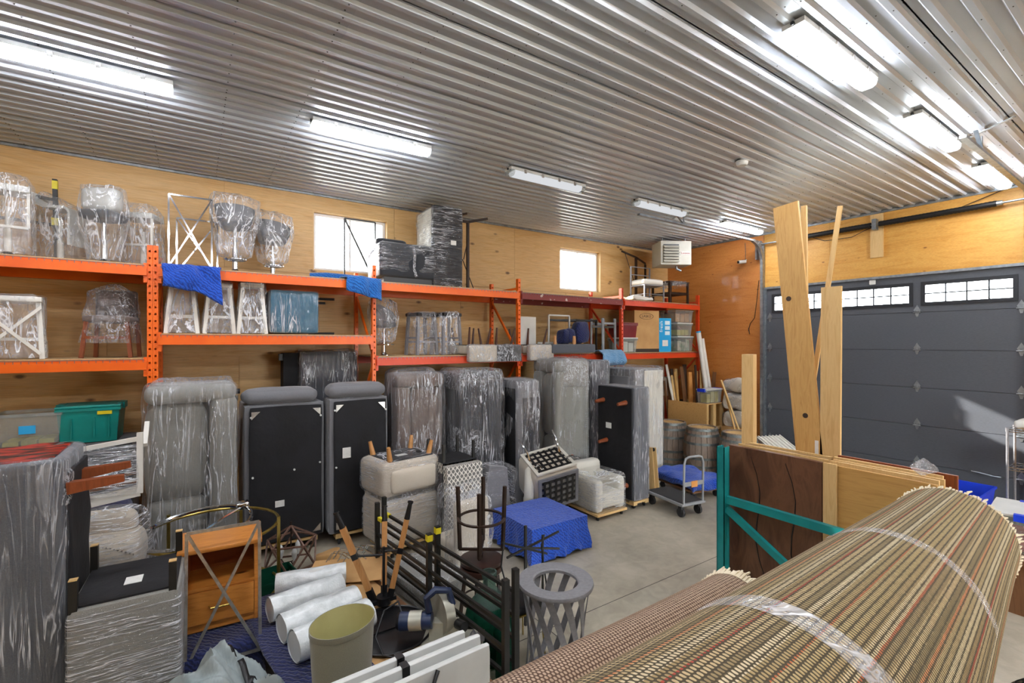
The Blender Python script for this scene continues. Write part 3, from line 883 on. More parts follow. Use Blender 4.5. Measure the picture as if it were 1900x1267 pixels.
def swivel(loc, rz, label, kind, sh=.52, group='bagged bar stools on the top shelf', seed=1, k=.76):
    def bag_(t, rings, *a, **kw): return bag(t, [(z, hx*k, hy*k, cx*k, cy*k) for z, hx, hy, cx, cy in rings], *a, **kw)
    t = thing('bar_stool', label, 'stool', loc, rz, group)
    part(t, 'base', MB().lathe([(.0,.0),(.16,.0),(.16,.008),(.05,.02),(.03,.05),(.0,.05)], 28) if kind != 'small' else MB().lathe([(.06,0),(.06,.012),(.03,.03),(.03,.06)], 20), MT['chrome'])
    part(t, 'pole', MB().cyl((0,0,.04),(0,0,sh*.55),.03,n=14).cyl((0,0,sh*.55),(0,0,sh),.02,n=14), MT['white' if kind in ('L','frame') else 'chrome'])
    if kind == 'L':
        pr = [(-.19,.14),(-.15,.03),(-.08,0)] + [(.10+.08*math.sin(R(a)), -.08+.08*math.cos(R(a))) for a in range(0, 91, 15)] + [(.18,-.42)]
        th = .025
        up = pr; lo = []
        for i, (a, b) in enumerate(pr):
            p, q = pr[max(0,i-1)], pr[min(len(pr)-1,i+1)]
            d = Vector((q[0]-p[0], q[1]-p[1])).normalized(); lo.append((a+d.y*th*-1*-1, b-d.x*th))
        poly = up + lo[::-1]
        part(t, 'seat', MB().prism(poly[::-1], .26, Matrix(((1,0,0,0),(0,0,-1,.13),(0,1,0,sh+.13),(0,0,0,1)))), MT['white_plastic'])
        bag_(t, [(.05,.27,.2,.02,0),(.3,.3,.22,.02,0),(sh,.29,.23,0,0),(sh+.16,.26,.22,-.06,0),(sh+.3,.03,.05,-.2,0)], seed=seed)
    elif kind == 'block':
        part(t, 'seat', MB().gbox((0,0,sh+.05),(.32,.3,.1),.04,6,puff=.01), MT['f_dark'])
        part(t, 'backrest', MB().gbox((0,-.02,sh+.22),(.35,.16,.24),.05,8,puff=.01), MT['white_plastic'])
        bag_(t, [(.03,.16,.15,0,0),(.2,.2,.17,0,0),(sh-.05,.25,.22,0,0),(sh+.1,.26,.24,0,0),(sh+.36,.25,.14,0,-.02)], seed=seed)
    elif kind == 'frame':
        fr = rod([((-.15,-.14,.28),(-.15,-.14,sh+.18)),((.15,-.14,.28),(.15,-.14,sh+.18)),((-.15,-.14,.28),(.15,-.14,.28))], .012, True)
        part(t, 'seat', MB().gbox((0,-.02,sh+.16),(.33,.3,.07),.015,5), MT['white_plastic'])
        part(t, 'foot_frame', fr, MT['white'])
        bag_(t, [(.02,.25,.22,0,0),(.25,.26,.23,0,0),(sh,.25,.24,0,0),(sh+.2,.24,.22,0,-.03),(sh+.3,.2,.1,-.02,-.1)], seed=seed)
    else:
        def tub(a, b):
            th = R(150)+a*R(240); q = b
            r_ = .15+.045*math.sin(q*1.4)
            hgt = sh+.02+q*(.12+.22*max(0, math.sin((a)*math.pi))**.7)
            return Vector((r_*1.12*math.cos(th+R(180)), -r_*math.sin(th+R(180))*-1, hgt))
        m = MB().grid(tub, 28, 8)
        m.grid(lambda a, b: tub(a, b)*Vector((0,0,0)).length + Vector((tub(a,b).x*.9, tub(a,b).y*.9, tub(a,b).z)), 28, 8)
        part(t, 'backrest', m, MT['f_grey'])
        part(t, 'seat', MB().gbox((0,0,sh+.04),(.3,.28,.1),.05,6,puff=.01), MT['f_slate'])
        part(t, 'footrest', MB().ring((0,-.03,.16),.12,.01,24,6).cyl((-.12,-.03,.16),(.12,-.03,.16),.008,n=6), MT['chrome'])
        bag_(t, [(.16,.08,.08,0,0),(.22,.2,.18,0,0),(sh-.05,.23,.21,0,0),(sh+.12,.28,.25,0,0),(sh+.36,.27,.22,0,.03),(sh+.42,.2,.12,-.05,.05)], seed=seed, pleat=.06)
    return t
Yt = 6.82
def sx_(px, Y=Yt): return PY(px, 600, Y).x
# top shelf, first bay
t = thing('table_base', 'dark metal table base with yellow tape behind the bagged stools', 'table base', (sx_(28,7.15), 7.15, ZU), R(0))
w2 = .36
part(t, 'leg', rod([((w2-.03,0,0),(w2-.05,.0,.95))], .02, True), MT['black'])
part(t, 'leg', rod([((-w2,0,0),(-w2,0,.95))], .02, True), MT['black'])
part(t, 'rail', rod([((-w2,0,.80),(w2-.04,0,.72))], .014, True), MT['black'])
part(t, 'rail', rod([((-w2,.1,.5),(w2-.03,.1,.46))], .014, True), MT['black'])
part(t, 'tape', MB().box(w2-.07,-.024,.84,w2-.025,.024,.93).box(w2-.075,-.026,.44,w2-.01,.024,.52), MT['yellow'], 'yellow tape')
swivel((sx_(14,6.7), 6.7, ZU), R(10), 'bagged white stool cut off by the picture edge on the top shelf', 'frame', .5, seed=2)
swivel((sx_(112,7.12), 7.12, ZU), R(-25), 'bagged stool with a bent white shell seat and chrome pole', 'L', .50, seed=3)
swivel((sx_(193,6.7), 6.7, ZU), R(-28), 'bagged stool with a thick white padded back block', 'block', .46, seed=4)
swivel((sx_(266,7.1), 7.1, ZU), R(-20), 'bagged stool with a flat white square seat, touching the orange post', 'frame', .46, seed=5)
# second bay: chrome X frames on a blanket
def xframe(name, label, cat, p0, wd, ht, tilt=0, rz=0, m='chrome', r=.011, depth=0, group=None):
    t = thing(name, label, cat, p0, rz, group, rot=(tilt, 0, rz))
    part(t, 'rim', rod([((0,0,0),(0,0,ht)),((wd,0,0),(wd,0,ht)),((0,0,ht),(wd,0,ht)),((0,0,0),(wd,0,0))], r, True), MT[m])
    part(t, 'cross_bar', rod([((0,.004,.0),(wd,.004,ht))], r*.9, True), MT[m])
    part(t, 'cross_bar', rod([((wd,-.004,0),(0,-.004,ht))], r*.9, True), MT[m])
    return t
a = PY(313, 357, 6.62); b = PY(393, 367, 6.62)
xframe('table_base', 'chrome X-braced table base standing on a blue blanket', 'table base', (a.x, 6.62, ZU+.012), b.x-a.x, a.z-ZU-.03, r=.009)
a = PY(328, 400, 7.05); b = PY(386, 405, 7.05)
xframe('table_base', 'second, lower chrome X-braced base behind the taller one', 'table base', (a.x, 7.05, ZU+.002), b.x-a.x+.1, a.z-ZU-.03, r=.009)
def blanket(name, label, m, path, wd, loc=(0,0,0), rz=0, amp=.02, th=.018, seed=1, nu=30, cat='blanket', sag=0, group=None):
    """thick cloth: path = [(y,z)..] profile, extruded along x for wd, with folds"""
    L = len(path)
    def fn(a, b):
        f = b*(L-1); i = min(int(f), L-2); q = f-i
        y = path[i][0]*(1-q)+path[i+1][0]*q; z = path[i][1]*(1-q)+path[i+1][1]*q
        x = (a-.5)*wd
        nn = noise.noise(Vector((x*4+seed*9, y*5, z*5)))
        n2 = noise.noise(Vector((x*9+seed*3, z*2, y*2)))
        return Vector((x+.03*nn, y - amp*abs(nn)*(2 if b > .5 else 1) - amp*.6*n2, z+amp*max(0, nn) - sag*max(0, b-.55)*2.2*(.2+1.3*a*a+nn)))
    mb = MB().grid(fn, nu, 22)
    o = solo(name, mb, MT[m], label, cat, loc, rz, group, ang=80)
    md = o.modifiers.new('cloth', 'SOLIDIFY'); md.thickness = th; md.offset = 1
    return o
a = PY(302, 500, 6.40); b = PY(410, 500, 6.40)
blanket('moving_blanket', 'royal blue quilted blanket hanging over the beam under the chrome bases', 'quilt',
        [(.5,.008),(.3,.008),(.05,.01),(-.045,.01),(-.075,-.06),(-.085,-.14),(-.09,-.22)], b.x-a.x, ((a.x+b.x)/2, 6.42, ZU), 0, .045, seed=2, sag=.12)
swivel((sx_(436,6.72), 6.72, ZU), R(0), 'bagged grey tub stool with a chrome footring, beside the chrome bases', 'tub', .54, seed=6, k=.95)
swivel((sx_(506,7.0), 7.0, ZU), R(10), 'smaller bagged grey tub stool next to the first window', 'tub', .46, seed=7, k=.85)
# blanket and black frame by window 1
a = PY(575, 495, 6.9); b = PY(712, 510, 6.40)
blanket('moving_blanket', 'bright blue blanket hanging over the rack post below the first window', 'quilt_sky',
        [(.42,.03),(.25,.05),(.05,.03),(-.05,.012),(-.09,-.03),(-.1,-.1),(-.1,-.15)], .46, (sx_(672,6.45), 6.43, ZU), 0, .05, seed=5, sag=.14)
solo('rolled_blanket', MB().tube([(0,0,.06),(.2,-.05,.06),(.42,-.1,.055),(.6,-.2,.05)], [.055,.07,.065,.05], 12), MT['quilt_sky'], 'rolled blue blanket lying on the top shelf under the first window', 'blanket', (sx_(575,7.0), 7.0, ZU-.002))
a = PY(639, 405, 7.2); b = PY(696, 410, 7.2)
t = thing('table_base', 'thin black metal frame standing against the first window', 'table base', (a.x, 7.2, ZU))
hh = a.z-ZU
part(t, 'rim', rod([((0,0,0),(0,0,hh)),((b.x-a.x,0,0),(b.x-a.x,0,hh)),((0,0,hh),(b.x-a.x,0,hh))], .01, True), MT['black'])
part(t, 'cross_bar', rod([((0,0,hh),(b.x-a.x,0,.06))], .013, True), MT['black'])

def film(t, c, size, r=.05, m='film', n=12, amp=.02, off=.012, seed=1, name='stretch_wrap'):
    mb = MB().gbox(c, [q+2*off for q in size], r+off, n, amp, 5.0, seed=seed)
    zb = c[2]-size[2]/2+.002
    for p in mb.v: p.z = max(p.z, zb)
    return part(t, name, mb, MT[m], ang=70)
def tagpaper(t, p, w_, h_, face='front', name='care_label'):
    x, y, z = p
    if face == 'front': m = MB().box(x-w_/2, y-.003, z-h_/2, x+w_/2, y, z+h_/2)
    elif face == 'left': m = MB().box(x-.003, y-w_/2, z-h_/2, x, y+w_/2, z+h_/2)
    else: m = MB().box(x-w_/2, y-h_/2, z, x+w_/2, y+h_/2, z+.003)
    return part(t, name, m, MT['paper'], 'white label')

# third bay, top
a = PY(707, 525, 6.5); b = PY(812, 525, 6.5)
wd = b.x-a.x
t = thing('wrapped_armchair', 'dark grey armchair bound in stretch film beside the first window', 'armchair', (a.x, 6.5, ZU))
part(t, 'body', MB().gbox((wd/2,.33,.33),(wd,.62,.5),.05,8,puff=.01), MT['f_dark'])
part(t, 'backrest', MB().gbox((wd*.32,.45,.58),(wd*.55,.28,.22),.06,8), MT['f_dark'])
part(t, 'plinth', MB().box(.06,.06,.0,wd-.06,.58,.1), MT['plastic_black'])
film(t, (wd/2,.33,.36), (wd,.62,.42), .05, 'film_h', seed=3)
part(t, 'film_tail', MB().tube([(wd*.55,-.005,.56),(wd*.57,-.02,.4),(wd*.56,-.02,.2),(wd*.6,-.03,.1)], [.02,.024,.018,.025], 6), MT['film_thick'])
a = PY(806, 525, 6.5); b = PY(859, 525, 6.5); zt = PY(806, 378, 6.5).z
wd = b.x-a.x; ht = zt-ZU
t = thing('wrapped_sofa', 'black sofa standing on end on the top shelf, reaching the ceiling', 'sofa', (a.x, 6.5, ZU), 0, 'film-wrapped sofas standing on end')
part(t, 'underside', MB().gbox((wd/2,.07,ht/2),(wd,.12,ht),.02,6,.004), MT['dust'])
part(t, 'body', MB().gbox((wd/2,.42,ht/2),(wd-.01,.58,ht-.01),.05,8), MT['f_white'])
film(t, (wd/2,.36,ht/2), (wd,.7,ht), .02, 'film_h', seed=9, amp=.012, off=.006)
tagpaper(t, (wd*.66,.0,ht*.55), .09, .07)
a = PY(768, 445, 7.3); b = PY(800, 445, 7.3)
t = thing('cabinet_panel', 'white cabinet with a dark side behind the black wrapped sofa', 'cabinet', (a.x, 6.98, ZU))
part(t, 'body', MB().gbox((.16,.2,.37),(.28,.34,.74),.008,3), MT['white'])
part(t, 'side_panel', MB().box(.305,.03,.0,.325,.37,.72), MT['f_dark'])
a = PY(868, 540, 6.9)
t = thing('table_base', 'brown metal trestle base with a raised arm, right of the black wrapped sofa', 'table base', (a.x, 6.9, ZU))
zt = PY(868, 412, 6.9).z-ZU
part(t, 'leg', rod([((0,0,0),(0,0,zt))], .02, True), MT['rust'])
part(t, 'arm', rod([((-.12,.0,zt),(.02,0,zt)),((.0,0,zt),(.32,-.1,zt+.08))], .018, True), MT['rust'])
part(t, 'arm', rod([((-.14,.15,zt+.12),(.04,.1,zt+.17))], .016, True), MT['rust'])
part(t, 'brace', rod([((-.08,0,zt*.45),(.02,0,zt*.8)),((-.1,0,zt*.45),(.16,.05,0))], .008), MT['rust'])
# fifth bay, top
a = PY(1180, 550, 7.2); zt = PY(1183, 478, 7.2).z-ZU
t = thing('table_base', 'brown trestle base with crossed rods beside the corner heater', 'table base', (a.x, 7.2, ZU))
part(t, 'leg', rod([((0,0,0),(0,0,zt))], .022, True), MT['rust'])
part(t, 'leg', rod([((.45,.12,0),(.45,.12,zt-.1))], .018, True), MT['rust'])
part(t, 'arm', rod([((-.45,0,zt+.09),(0,0,zt))], .016, True), MT['rust'])
part(t, 'arm', rod([((0,0,zt),(.45,.12,zt-.08))], .016, True), MT['rust'])
part(t, 'brace', rod([((-.35,0,zt+.06),(-.02,0,zt*.4)),((-.02,0,zt*.55),(-.3,0,0))], .008), MT['rust'])
def metal_chair(p, rz, label, wd=.5, dp=.48, ht=.98, sh=.45, m='grey_metal', cushion=None, flip=False):
    t = thing('metal_chair', label, 'chair', p, rz, 'metal patio chairs on the top shelf')
    for x in (0, wd): part(t, 'leg', rod([((x,0,0),(x,0,sh))], .013, True), MT[m])
    for x in (0, wd): part(t, 'leg', rod([((x,dp,0),(x,dp,ht))], .013, True), MT[m])
    part(t, 'seat', MB().box(-.01,-.01,sh-.02,wd+.01,dp+.01,sh), MT[m])
    part(t, 'back_rail', rod([((0,dp,ht),(wd,dp,ht)),((0,dp,sh+.25),(wd,dp,sh+.25))], .01), MT[m])
    part(t, 'stretcher', rod([((0,0,.16),(wd,0,.16)),((0,dp,.16),(wd,dp,.16)),((0,0,.16),(0,dp,.16)),((wd,0,.16),(wd,dp,.16))], .009), MT[m])
    if cushion: part(t, 'cushion', MB().gbox((wd/2,dp/2,sh+.06),(wd,dp,.12),.03,6,puff=.02), MT[cushion])
    return t
a = PY(1196, 553, 6.62)
metal_chair((a.x, 6.62, ZU+.001), R(-4), 'grey metal chair with a white cushion on the top shelf below the heater', .56, .40, .78, .36, 'grey_metal', 'white')
a = PY(1232, 553, 6.6)
t = thing('metal_side_table', 'low dark metal table with a plastic sheet beside the white-cushioned chair', 'table', (8.58, 6.62, ZU+.001), R(-6))
for x in (0, .55):
    for y in (0, .5): part(t, 'leg', rod([((x,y,0),(x,y,.46))], .02, True), MT['rust'])
part(t, 'top', MB().box(-.03,-.03,.46,.58,.53,.485), MT['rust'])
part(t, 'lower_shelf', MB().box(0,0,.2,.55,.5,.25), MT['rust'])
bag(t, [(.38,.33,.31,.275,.25),(.46,.32,.3,.275,.25),(.495,.31,.29,.275,.25),(.51,.2,.18,.275,.25)], .05, 7, seed=3, name='plastic_sheet', m='film_thick')
solo('crumpled_paper', MB().gbox((0,0,.04),(.6,.3,.07),.02,10,.05,6), MT['white'], 'crumpled white packing paper on the top shelf in front of the chair', 'paper', (7.55, 6.62, ZU+.012))

# ------------------------------------------------------------------ lower shelves
def leg_stool(loc, rz, label, m='white', wt=.26, wb=.40, ht=.64, xback=False, seed=1, group='bagged white stools on the shelf', capm=None, bagm='film_bag'):
    t = thing('stool', label, 'stool', loc, rz, group)
    for sx in (-1, 1):
        for sy in (-1, 1):
            part(t, 'leg', rod([((sx*wb/2, sy*wb*.42, 0), (sx*wt/2, sy*wt*.42, ht-.04))], .02, True), MT[m])
    part(t, 'seat', MB().gbox((0,0,ht-.02),(wt+.06,wt+.05,.06),.015,5), MT[capm or m])
    q = .2; e = wb/2*(1-q/ht)+wt/2*q/ht
    for sy in (-1, 1): part(t, 'stretcher', rod([((-e, sy*e*.84, q),(e, sy*e*.84, q))], .014, True), MT[m])
    for sx in (-1, 1): part(t, 'stretcher', rod([((sx*e, -e*.84, q+.06),(sx*e, e*.84, q+.06))], .014, True), MT[m])
    if xback: part(t, 'cross_brace', rod([((-e,-e,.05),(e,-e,ht-.1)),((e,-e-.01,.05),(-e,-e-.01,ht-.1))], .014, True), MT[m])
    bag(t, [(.01,wb/2+.03,wb/2+.02,0,0),(ht*.3,wb/2+.02,wb/2,0,0),(ht*.7,wt/2+.05,wt/2+.04,0,0),(ht+.01,wt/2+.045,wt/2+.04,0,0),(ht+.03,wt/2+.01,wt/2+.01,0,0)], .03, 8, seed=seed, m=bagm)
    return t
leg_stool((sx_(22,6.8), 6.8, 2.382), R(8), 'bagged white X-braced stool cut off by the picture edge, lower shelf', wt=.4, wb=.46, ht=.62, xback=True, seed=2)
t = thing('dining_chair', 'brown-legged dining chair under a crumpled bag against the double orange post', 'chair', (-.77, 6.85, 2.382), R(-8))
for sx in (-1, 1): part(t, 'leg', rod([((sx*.21,-.2,0),(sx*.17,-.18,.4))], .018, True), MT['redwood'])
for sx in (-1, 1): part(t, 'leg', rod([((sx*.2,.2,0),(sx*.18,.18,.4))], .018, True), MT['redwood'])
part(t, 'stretcher', rod([((-.2,-.2,.22),(.2,-.2,.22))], .015, True), MT['redwood'])
part(t, 'seat', MB().gbox((0,0,.42),(.42,.42,.08),.03,5), MT['f_brown'])
part(t, 'backrest', MB().gbox((0,.17,.6),(.38,.08,.32),.03,6), MT['f_brown'])
bag(t, [(.16,.25,.24,0,0),(.3,.24,.24,0,0),(.5,.22,.22,0,0),(.72,.2,.16,0,.04),(.82,.04,.04,.0,.05)], .06, 8, seed=9, m='film_thick')
for px, lab in ((338, 'bagged white stool half under the hanging blue blanket'), (407, 'bagged white stool in the middle of the three below the blanket'), (467, 'bagged white stool touching the blue wrapped ottoman')):
    Y = 6.72; zt = PY(px, 528, Y).z-2.652
    leg_stool((sx_(px, Y), Y, 2.652), R(-3+px % 5), lab, wt=.2, wb=.30, ht=zt, seed=px)
a = PY(502, 617, 6.52); b = PY(592, 617, 6.52)
wd = b.x-a.x; ht = PY(540, 541, 6.52).z-2.652
t = thing('wrapped_ottoman', 'steel blue cube ottoman shining in stretch film on the shelf', 'ottoman', (a.x, 6.53, 2.668))
part(t, 'body', MB().gbox((wd/2,.26,ht/2),(wd,.5,ht),.025,6), MT['f_blue'])
film(t, (wd/2,.26,ht/2), (wd,.5,ht), .03, 'film', seed=5, amp=.012)
t = thing('table_base', 'dark metal base lying behind the blue wrapped ottoman', 'table base', (b.x+.06, 6.8, 2.652))
for q in (((-.1,.25,.51),(.22,.1,.5)),((-.1,.28,.45),(.12,.2,.45)),((-.1,.2,.02),(.22,.1,.02))): part(t, 'rail', rod([q], .016, True), MT['black'])
part(t, 'leg', rod([((-.08,.26,.02),(-.08,.26,.5))], .016, True), MT['black'])
# third bay: bucket stool, two bagged stools, flipped chairs
ZL = 2.357
swivel((sx_(712,6.85), 6.85, ZL), R(40), 'bagged clear bucket stool on a chrome trumpet base behind the orange post', 'tub', .42, group='bagged stools on the lower shelf', seed=11)
for px, lab in ((782, 'bagged stool with a black seat beside the bucket stool'), (828, 'bagged black-seated stool with a knotted bag, nearest the upturned chairs')):
    ht = PY(px, 582, 6.8).z-ZL
    leg_stool((sx_(px,6.8), 6.8, ZL), R(12), lab, 'grey_metal', .3, .36, ht, seed=px, group='bagged stools on the lower shelf', capm='plastic_black', bagm='film_thick' if px < 800 else 'film_bag')
def flipped_chair(px0, px1, m, label, wrapm='film_thick', Y=6.28, seed=1):
    a = PY(px0, 650, Y); b = PY(px1, 650, Y); wd = b.x-a.x
    t = thing('dining_chair', label, 'chair', (a.x, Y, ZL), 0, 'upturned dining chairs on the shelf edge')
    part(t, 'seat', MB().gbox((wd/2,.45,.075),(wd,.52,.14),.03,6), MT[m])
    part(t, 'underside', MB().box(.03,.2,.146,wd-.03,.69,.152), MT['dust'])
    part(t, 'backrest', MB().gbox((wd/2,.05,.02),(wd,.12,.27),.035,6), MT[m])
    for x, y, tx, ty in ((.1,.22,-.0,-.03),(wd-.06,.22,.05,-.04),(.08,.66,-.04,.03),(wd-.08,.66,.04,.03)):
        part(t, 'leg', MB().cyl((x,y,.15),(x+tx,y+ty,.43),.022,.014,n=8), MT['brownwood'])
    film(t, (wd/2,.05,.02), (wd,.12,.27), .035, wrapm, seed=seed, amp=.014, name='plastic_wrap')
    return t
flipped_chair(872, 923, 'f_cream', 'upturned cream chair with dark legs, first on the shelf edge')
flipped_chair(924, 968, 'f_dark', 'upturned charcoal chair between the two upturned cream ones', seed=4)
flipped_chair(984, 1028, 'f_cream', 'upturned cream chair beside the grey upturned bench', seed=6)
# fourth bay
a = PY(972, 635, 6.75); b = PY(1009, 635, 6.75)
solo('flat_board', MB().gbox(((b.x-a.x)/2,.02,.33),(b.x-a.x,.035,.66),.006,3), MT['white'], 'plain white board standing behind the upturned chairs', 'board', (a.x, 6.98, ZL))
a = PY(1018, 640, 6.9); b = PY(1056, 640, 6.9)
t = thing('tubular_stand', 'white tubular frame with a solid lower panel on the lower shelf', 'stand', (a.x, 6.9, ZL))
wd = b.x-a.x
part(t, 'rim', rod([((0,0,0),(0,0,.7)),((wd,0,0),(wd,0,.7)),((0,0,.7),(wd,0,.7))], .014, True), MT['white'])
part(t, 'lower_panel', MB().box(-.25,-.01,0,wd,.01,.2), MT['white'])
a = PY(1012, 600, 7.1); b = PY(1098, 600, 7.1)
t = thing('metal_table_frame', 'black metal table frame with three legs in the shadow of the fourth bay', 'table base', (a.x, 6.85, ZL))
wd = b.x-a.x
for x, y in ((0.08,.25),(wd-.25,.4),(wd-.12,.0),(.55,.0)): part(t, 'leg', rod([((x,y,0),(x,y,.64))], .017, True), MT['black'])
part(t, 'rail', rod([((.08,.25,.62),(.55,.0,.62)),((.55,0,.62),(wd-.12,0,.62)),((wd-.12,0,.62),(wd-.25,.4,.62)),((.08,.25,.62),(wd-.25,.4,.62))], .017, True), MT['black'])
t = thing('grey_stool', 'grey painted wooden stool with tapered legs on the lower shelf', 'stool', (sx_(1119,6.75), 6.75, ZL), R(5))
for x in (-.19, .19):
    for y in (-.15, .15): part(t, 'leg', MB().cyl((x,y,0),(x*.95,y*.95,.66),.02,.03,n=8), MT['grey_paint'])
part(t, 'rail', rod([((-.18,-.15,.56),(.18,-.15,.56)),((-.18,.15,.56),(.18,.15,.56)),((-.18,-.15,.5),(-.18,.15,.5)),((.18,-.15,.5),(.18,.15,.5))], .02, True), MT['grey_paint'])
a = PY(1032, 668, 6.15); b = PY(1112, 668, 6.15); wd = b.x-a.x
t = thing('upturned_bench', 'grey upholstered bench lying upside down with short orange wooden feet', 'bench', (a.x, 6.22, ZL+.003))
part(t, 'seat', MB().gbox((wd/2,.3,.08),(wd,.56,.16),.02,6), MT['f_slate'])
for x, y in ((.08,.06),(wd*.5,.05),(wd*.56,.1),(wd-.08,.3)): part(t, 'foot', MB().cyl((x,y,.155),(x,y,.3),.03,.02,n=10), MT['oak'])
part(t, 'underside', MB().box(.04,.04,.158,wd-.04,.56,.163), MT['dust'])
mb = MB()
for k, (cx, hh, ww) in enumerate(((0,.24,.1),(.16,.26,.12),(.42,.38,.2))):
    mb.gbox((cx,0,hh/2),(ww*1.6,.2,hh),.05,8,.06,4,seed=k)
solo('folded_blanket', mb, MT['quilt_navy'], 'navy quilted blanket heaped on the upturned grey bench', 'blanket', (a.x+wd*.5, 6.58, ZL+.17))
a = PY(1113, 640, 6.3); b = PY(1156, 640, 6.3)
blanket('moving_blanket', 'light blue quilted blanket hanging over the shelf edge by the red post', 'quilt_light',
        [(.35,.02),(.1,.04),(-.02,.05),(-.1,-.02),(-.13,-.12),(-.12,-.2),(-.06,-.25)], b.x-a.x, ((a.x+b.x)/2, 6.36, ZL+.005), 0, .03, seed=8, cat='blanket')

# fifth bay: totes and cartons
def tote(loc, size, label, m, rz=0, lid='white_plastic', fill=None, fm='stuff_mix', group=None, lidm=None, handles=False, name='storage_tote'):
    t = thing(name, label, 'storage tote', loc, rz, group)
    x, y, z = size; k = .90
    P = [(-x/2*k,-y/2*k),(x/2*k,-y/2*k),(x/2*k,y/2*k),(-x/2*k,y/2*k)]; Q = [(-x/2,-y/2),(x/2,-y/2),(x/2,y/2),(-x/2,y/2)]
    V = [(*p,0) for p in P]+[(*q,z) for q in Q]
    th = .004
    V += [(p[0]*.985,p[1]*.985,th) for p in P]+[(q[0]*.985,q[1]*.985,z) for q in Q]
    Fs = [(3,2,1,0)]+[(i,(i+1)%4,4+(i+1)%4,4+i) for i in range(4)]+[(8,9,10,11)]+[(8+(i+1)%4,8+i,12+i,12+(i+1)%4) for i in range(4)]+[(4+i,4+(i+1)%4,12+(i+1)%4,12+i) for i in range(4)]
    part(t, 'tub', MB().add(V, Fs), MT[m])
    rim = MB()
    for q in rects(-x/2-.012,-y/2-.012,x/2+.012,y/2+.012,[(-x/2,-y/2,x/2,y/2)]): rim.box(q[0],q[1],z-.03,q[2],q[3],z)
    part(t, 'rim', rim, MT[m if m != 'tote_clear' else 'tote_clear'])
    if lid: part(t, 'lid', MB().gbox((0,0,z+.015),(x+.03,y+.03,.03),.01,4), MT[lid])
    if fill:
        mb = MB()
        random.seed(int(abs(loc[0]*100)))
        nx = max(2, int(x/.16))
        for i in range(nx):
            hh = fill*z*(.75+.25*random.random())
            mb.gbox((-x/2*k+.03+(i+.5)*(x*k-.06)/nx, 0, hh/2+.01), ((x*k-.06)/nx*.92, y*k-.06, hh), .01, 3)
        part(t, 'contents', mb, MT[fm], kind='stuff')
    if handles:
        for sx in (-1, 1): part(t, 'handle', MB().box(sx*x/2-.03, -.09, z-.03, sx*x/2+.03, .09, z+.035), MT['bluebin' if handles == 'blue' else m])
    return t
def at5(px, Y): return PY(px, 640, Y).x
Z5 = 2.347
x0, x1 = at5(1184, 6.85), at5(1222, 6.85)
t = thing('tall_carton', 'tall brown cardboard appliance carton between the maroon tote and the blue carton', 'carton', (7.46, 6.62, Z5), R(-12))
part(t, 'box', MB().box(0,0,0,.62,.5,.86), MT['card'])
part(t, 'bottom_band', MB().box(-.002,-.002,0,.622,.502,.07), MT['ink'])
text(t, 'LASKO', .075, Matrix.Translation((.3,-.003,.74)) @ FRONT, MT['ink'])
part(t, 'oval_mark', MB().tube([(.3+.17*math.cos(2*math.pi*i/32), -.003, .74+.06*math.sin(2*math.pi*i/32)) for i in range(32)], .004, 4, closed=True), MT['ink'])
t = thing('blue_carton', 'bright sky-blue narrow carton next to the brown appliance carton', 'carton', (8.19, 6.6, Z5), R(-10))
part(t, 'box', MB().box(0,0,0,.34,.42,.72), MT['bluebox'])
text(t, 'fresh', .12, Matrix.Translation((.07,-.003,.54)) @ FRONT @ Matrix.Rotation(R(90),4,'Z'), MT['inkw'])
part(t, 'shipping_label', MB().box(.1,-.004,.12,.25,-.001,.25), MT['paper'], 'white shipping label')
for k in range(3): part(t, 'pictogram', MB().box(.17,-.004,.36+k*.11,.3,-.001,.44+k*.11), MT['inkw'])
tote((7.22, 6.72, Z5), (.42,.4,.27), 'clear tote packed with white tins under the maroon tote', 'tote_clear', 0, 'white_plastic', .85, 'white', 'totes on the end shelf')
tote((7.22, 6.72, Z5+.30), (.42,.4,.27), 'maroon lidded tote standing on a clear tote', 'maroon', 0, 'maroon', None, group='totes on the end shelf', handles=True)
tote((8.98, 6.72, Z5), (.55,.42,.31), 'clear tote of green packets, lowest of the stack at the rack end', 'tote_clear', 0, 'white_plastic', .85, 'stuff_mix', 'totes on the end shelf')
tote((8.96, 6.72, Z5+.345), (.52,.42,.26), 'clear tote of small pots in the middle of the end stack', 'tote_clear', 0, 'white_plastic', .6, 'stuff_yel', 'totes on the end shelf')
tote((8.94, 6.72, Z5+.64), (.62,.42,.27), 'clear tote holding teal and orange things, top of the end stack', 'tote_clear', 0, None, .8, 'stuff_org', 'totes on the end shelf')
tote((8.60, 7.05, Z5), (.26,.3,.26), 'small clear tote of green bags beside the blue carton', 'tote_clear', 0, 'white_plastic', .8, 'stuff_mix', 'totes on the end shelf')
tote((8.60, 7.05, Z5+.295), (.26,.3,.22), 'small clear tote with a blue latch on another small tote', 'tote_clear', 0, 'white_plastic', .4, 'white', 'totes on the end shelf')
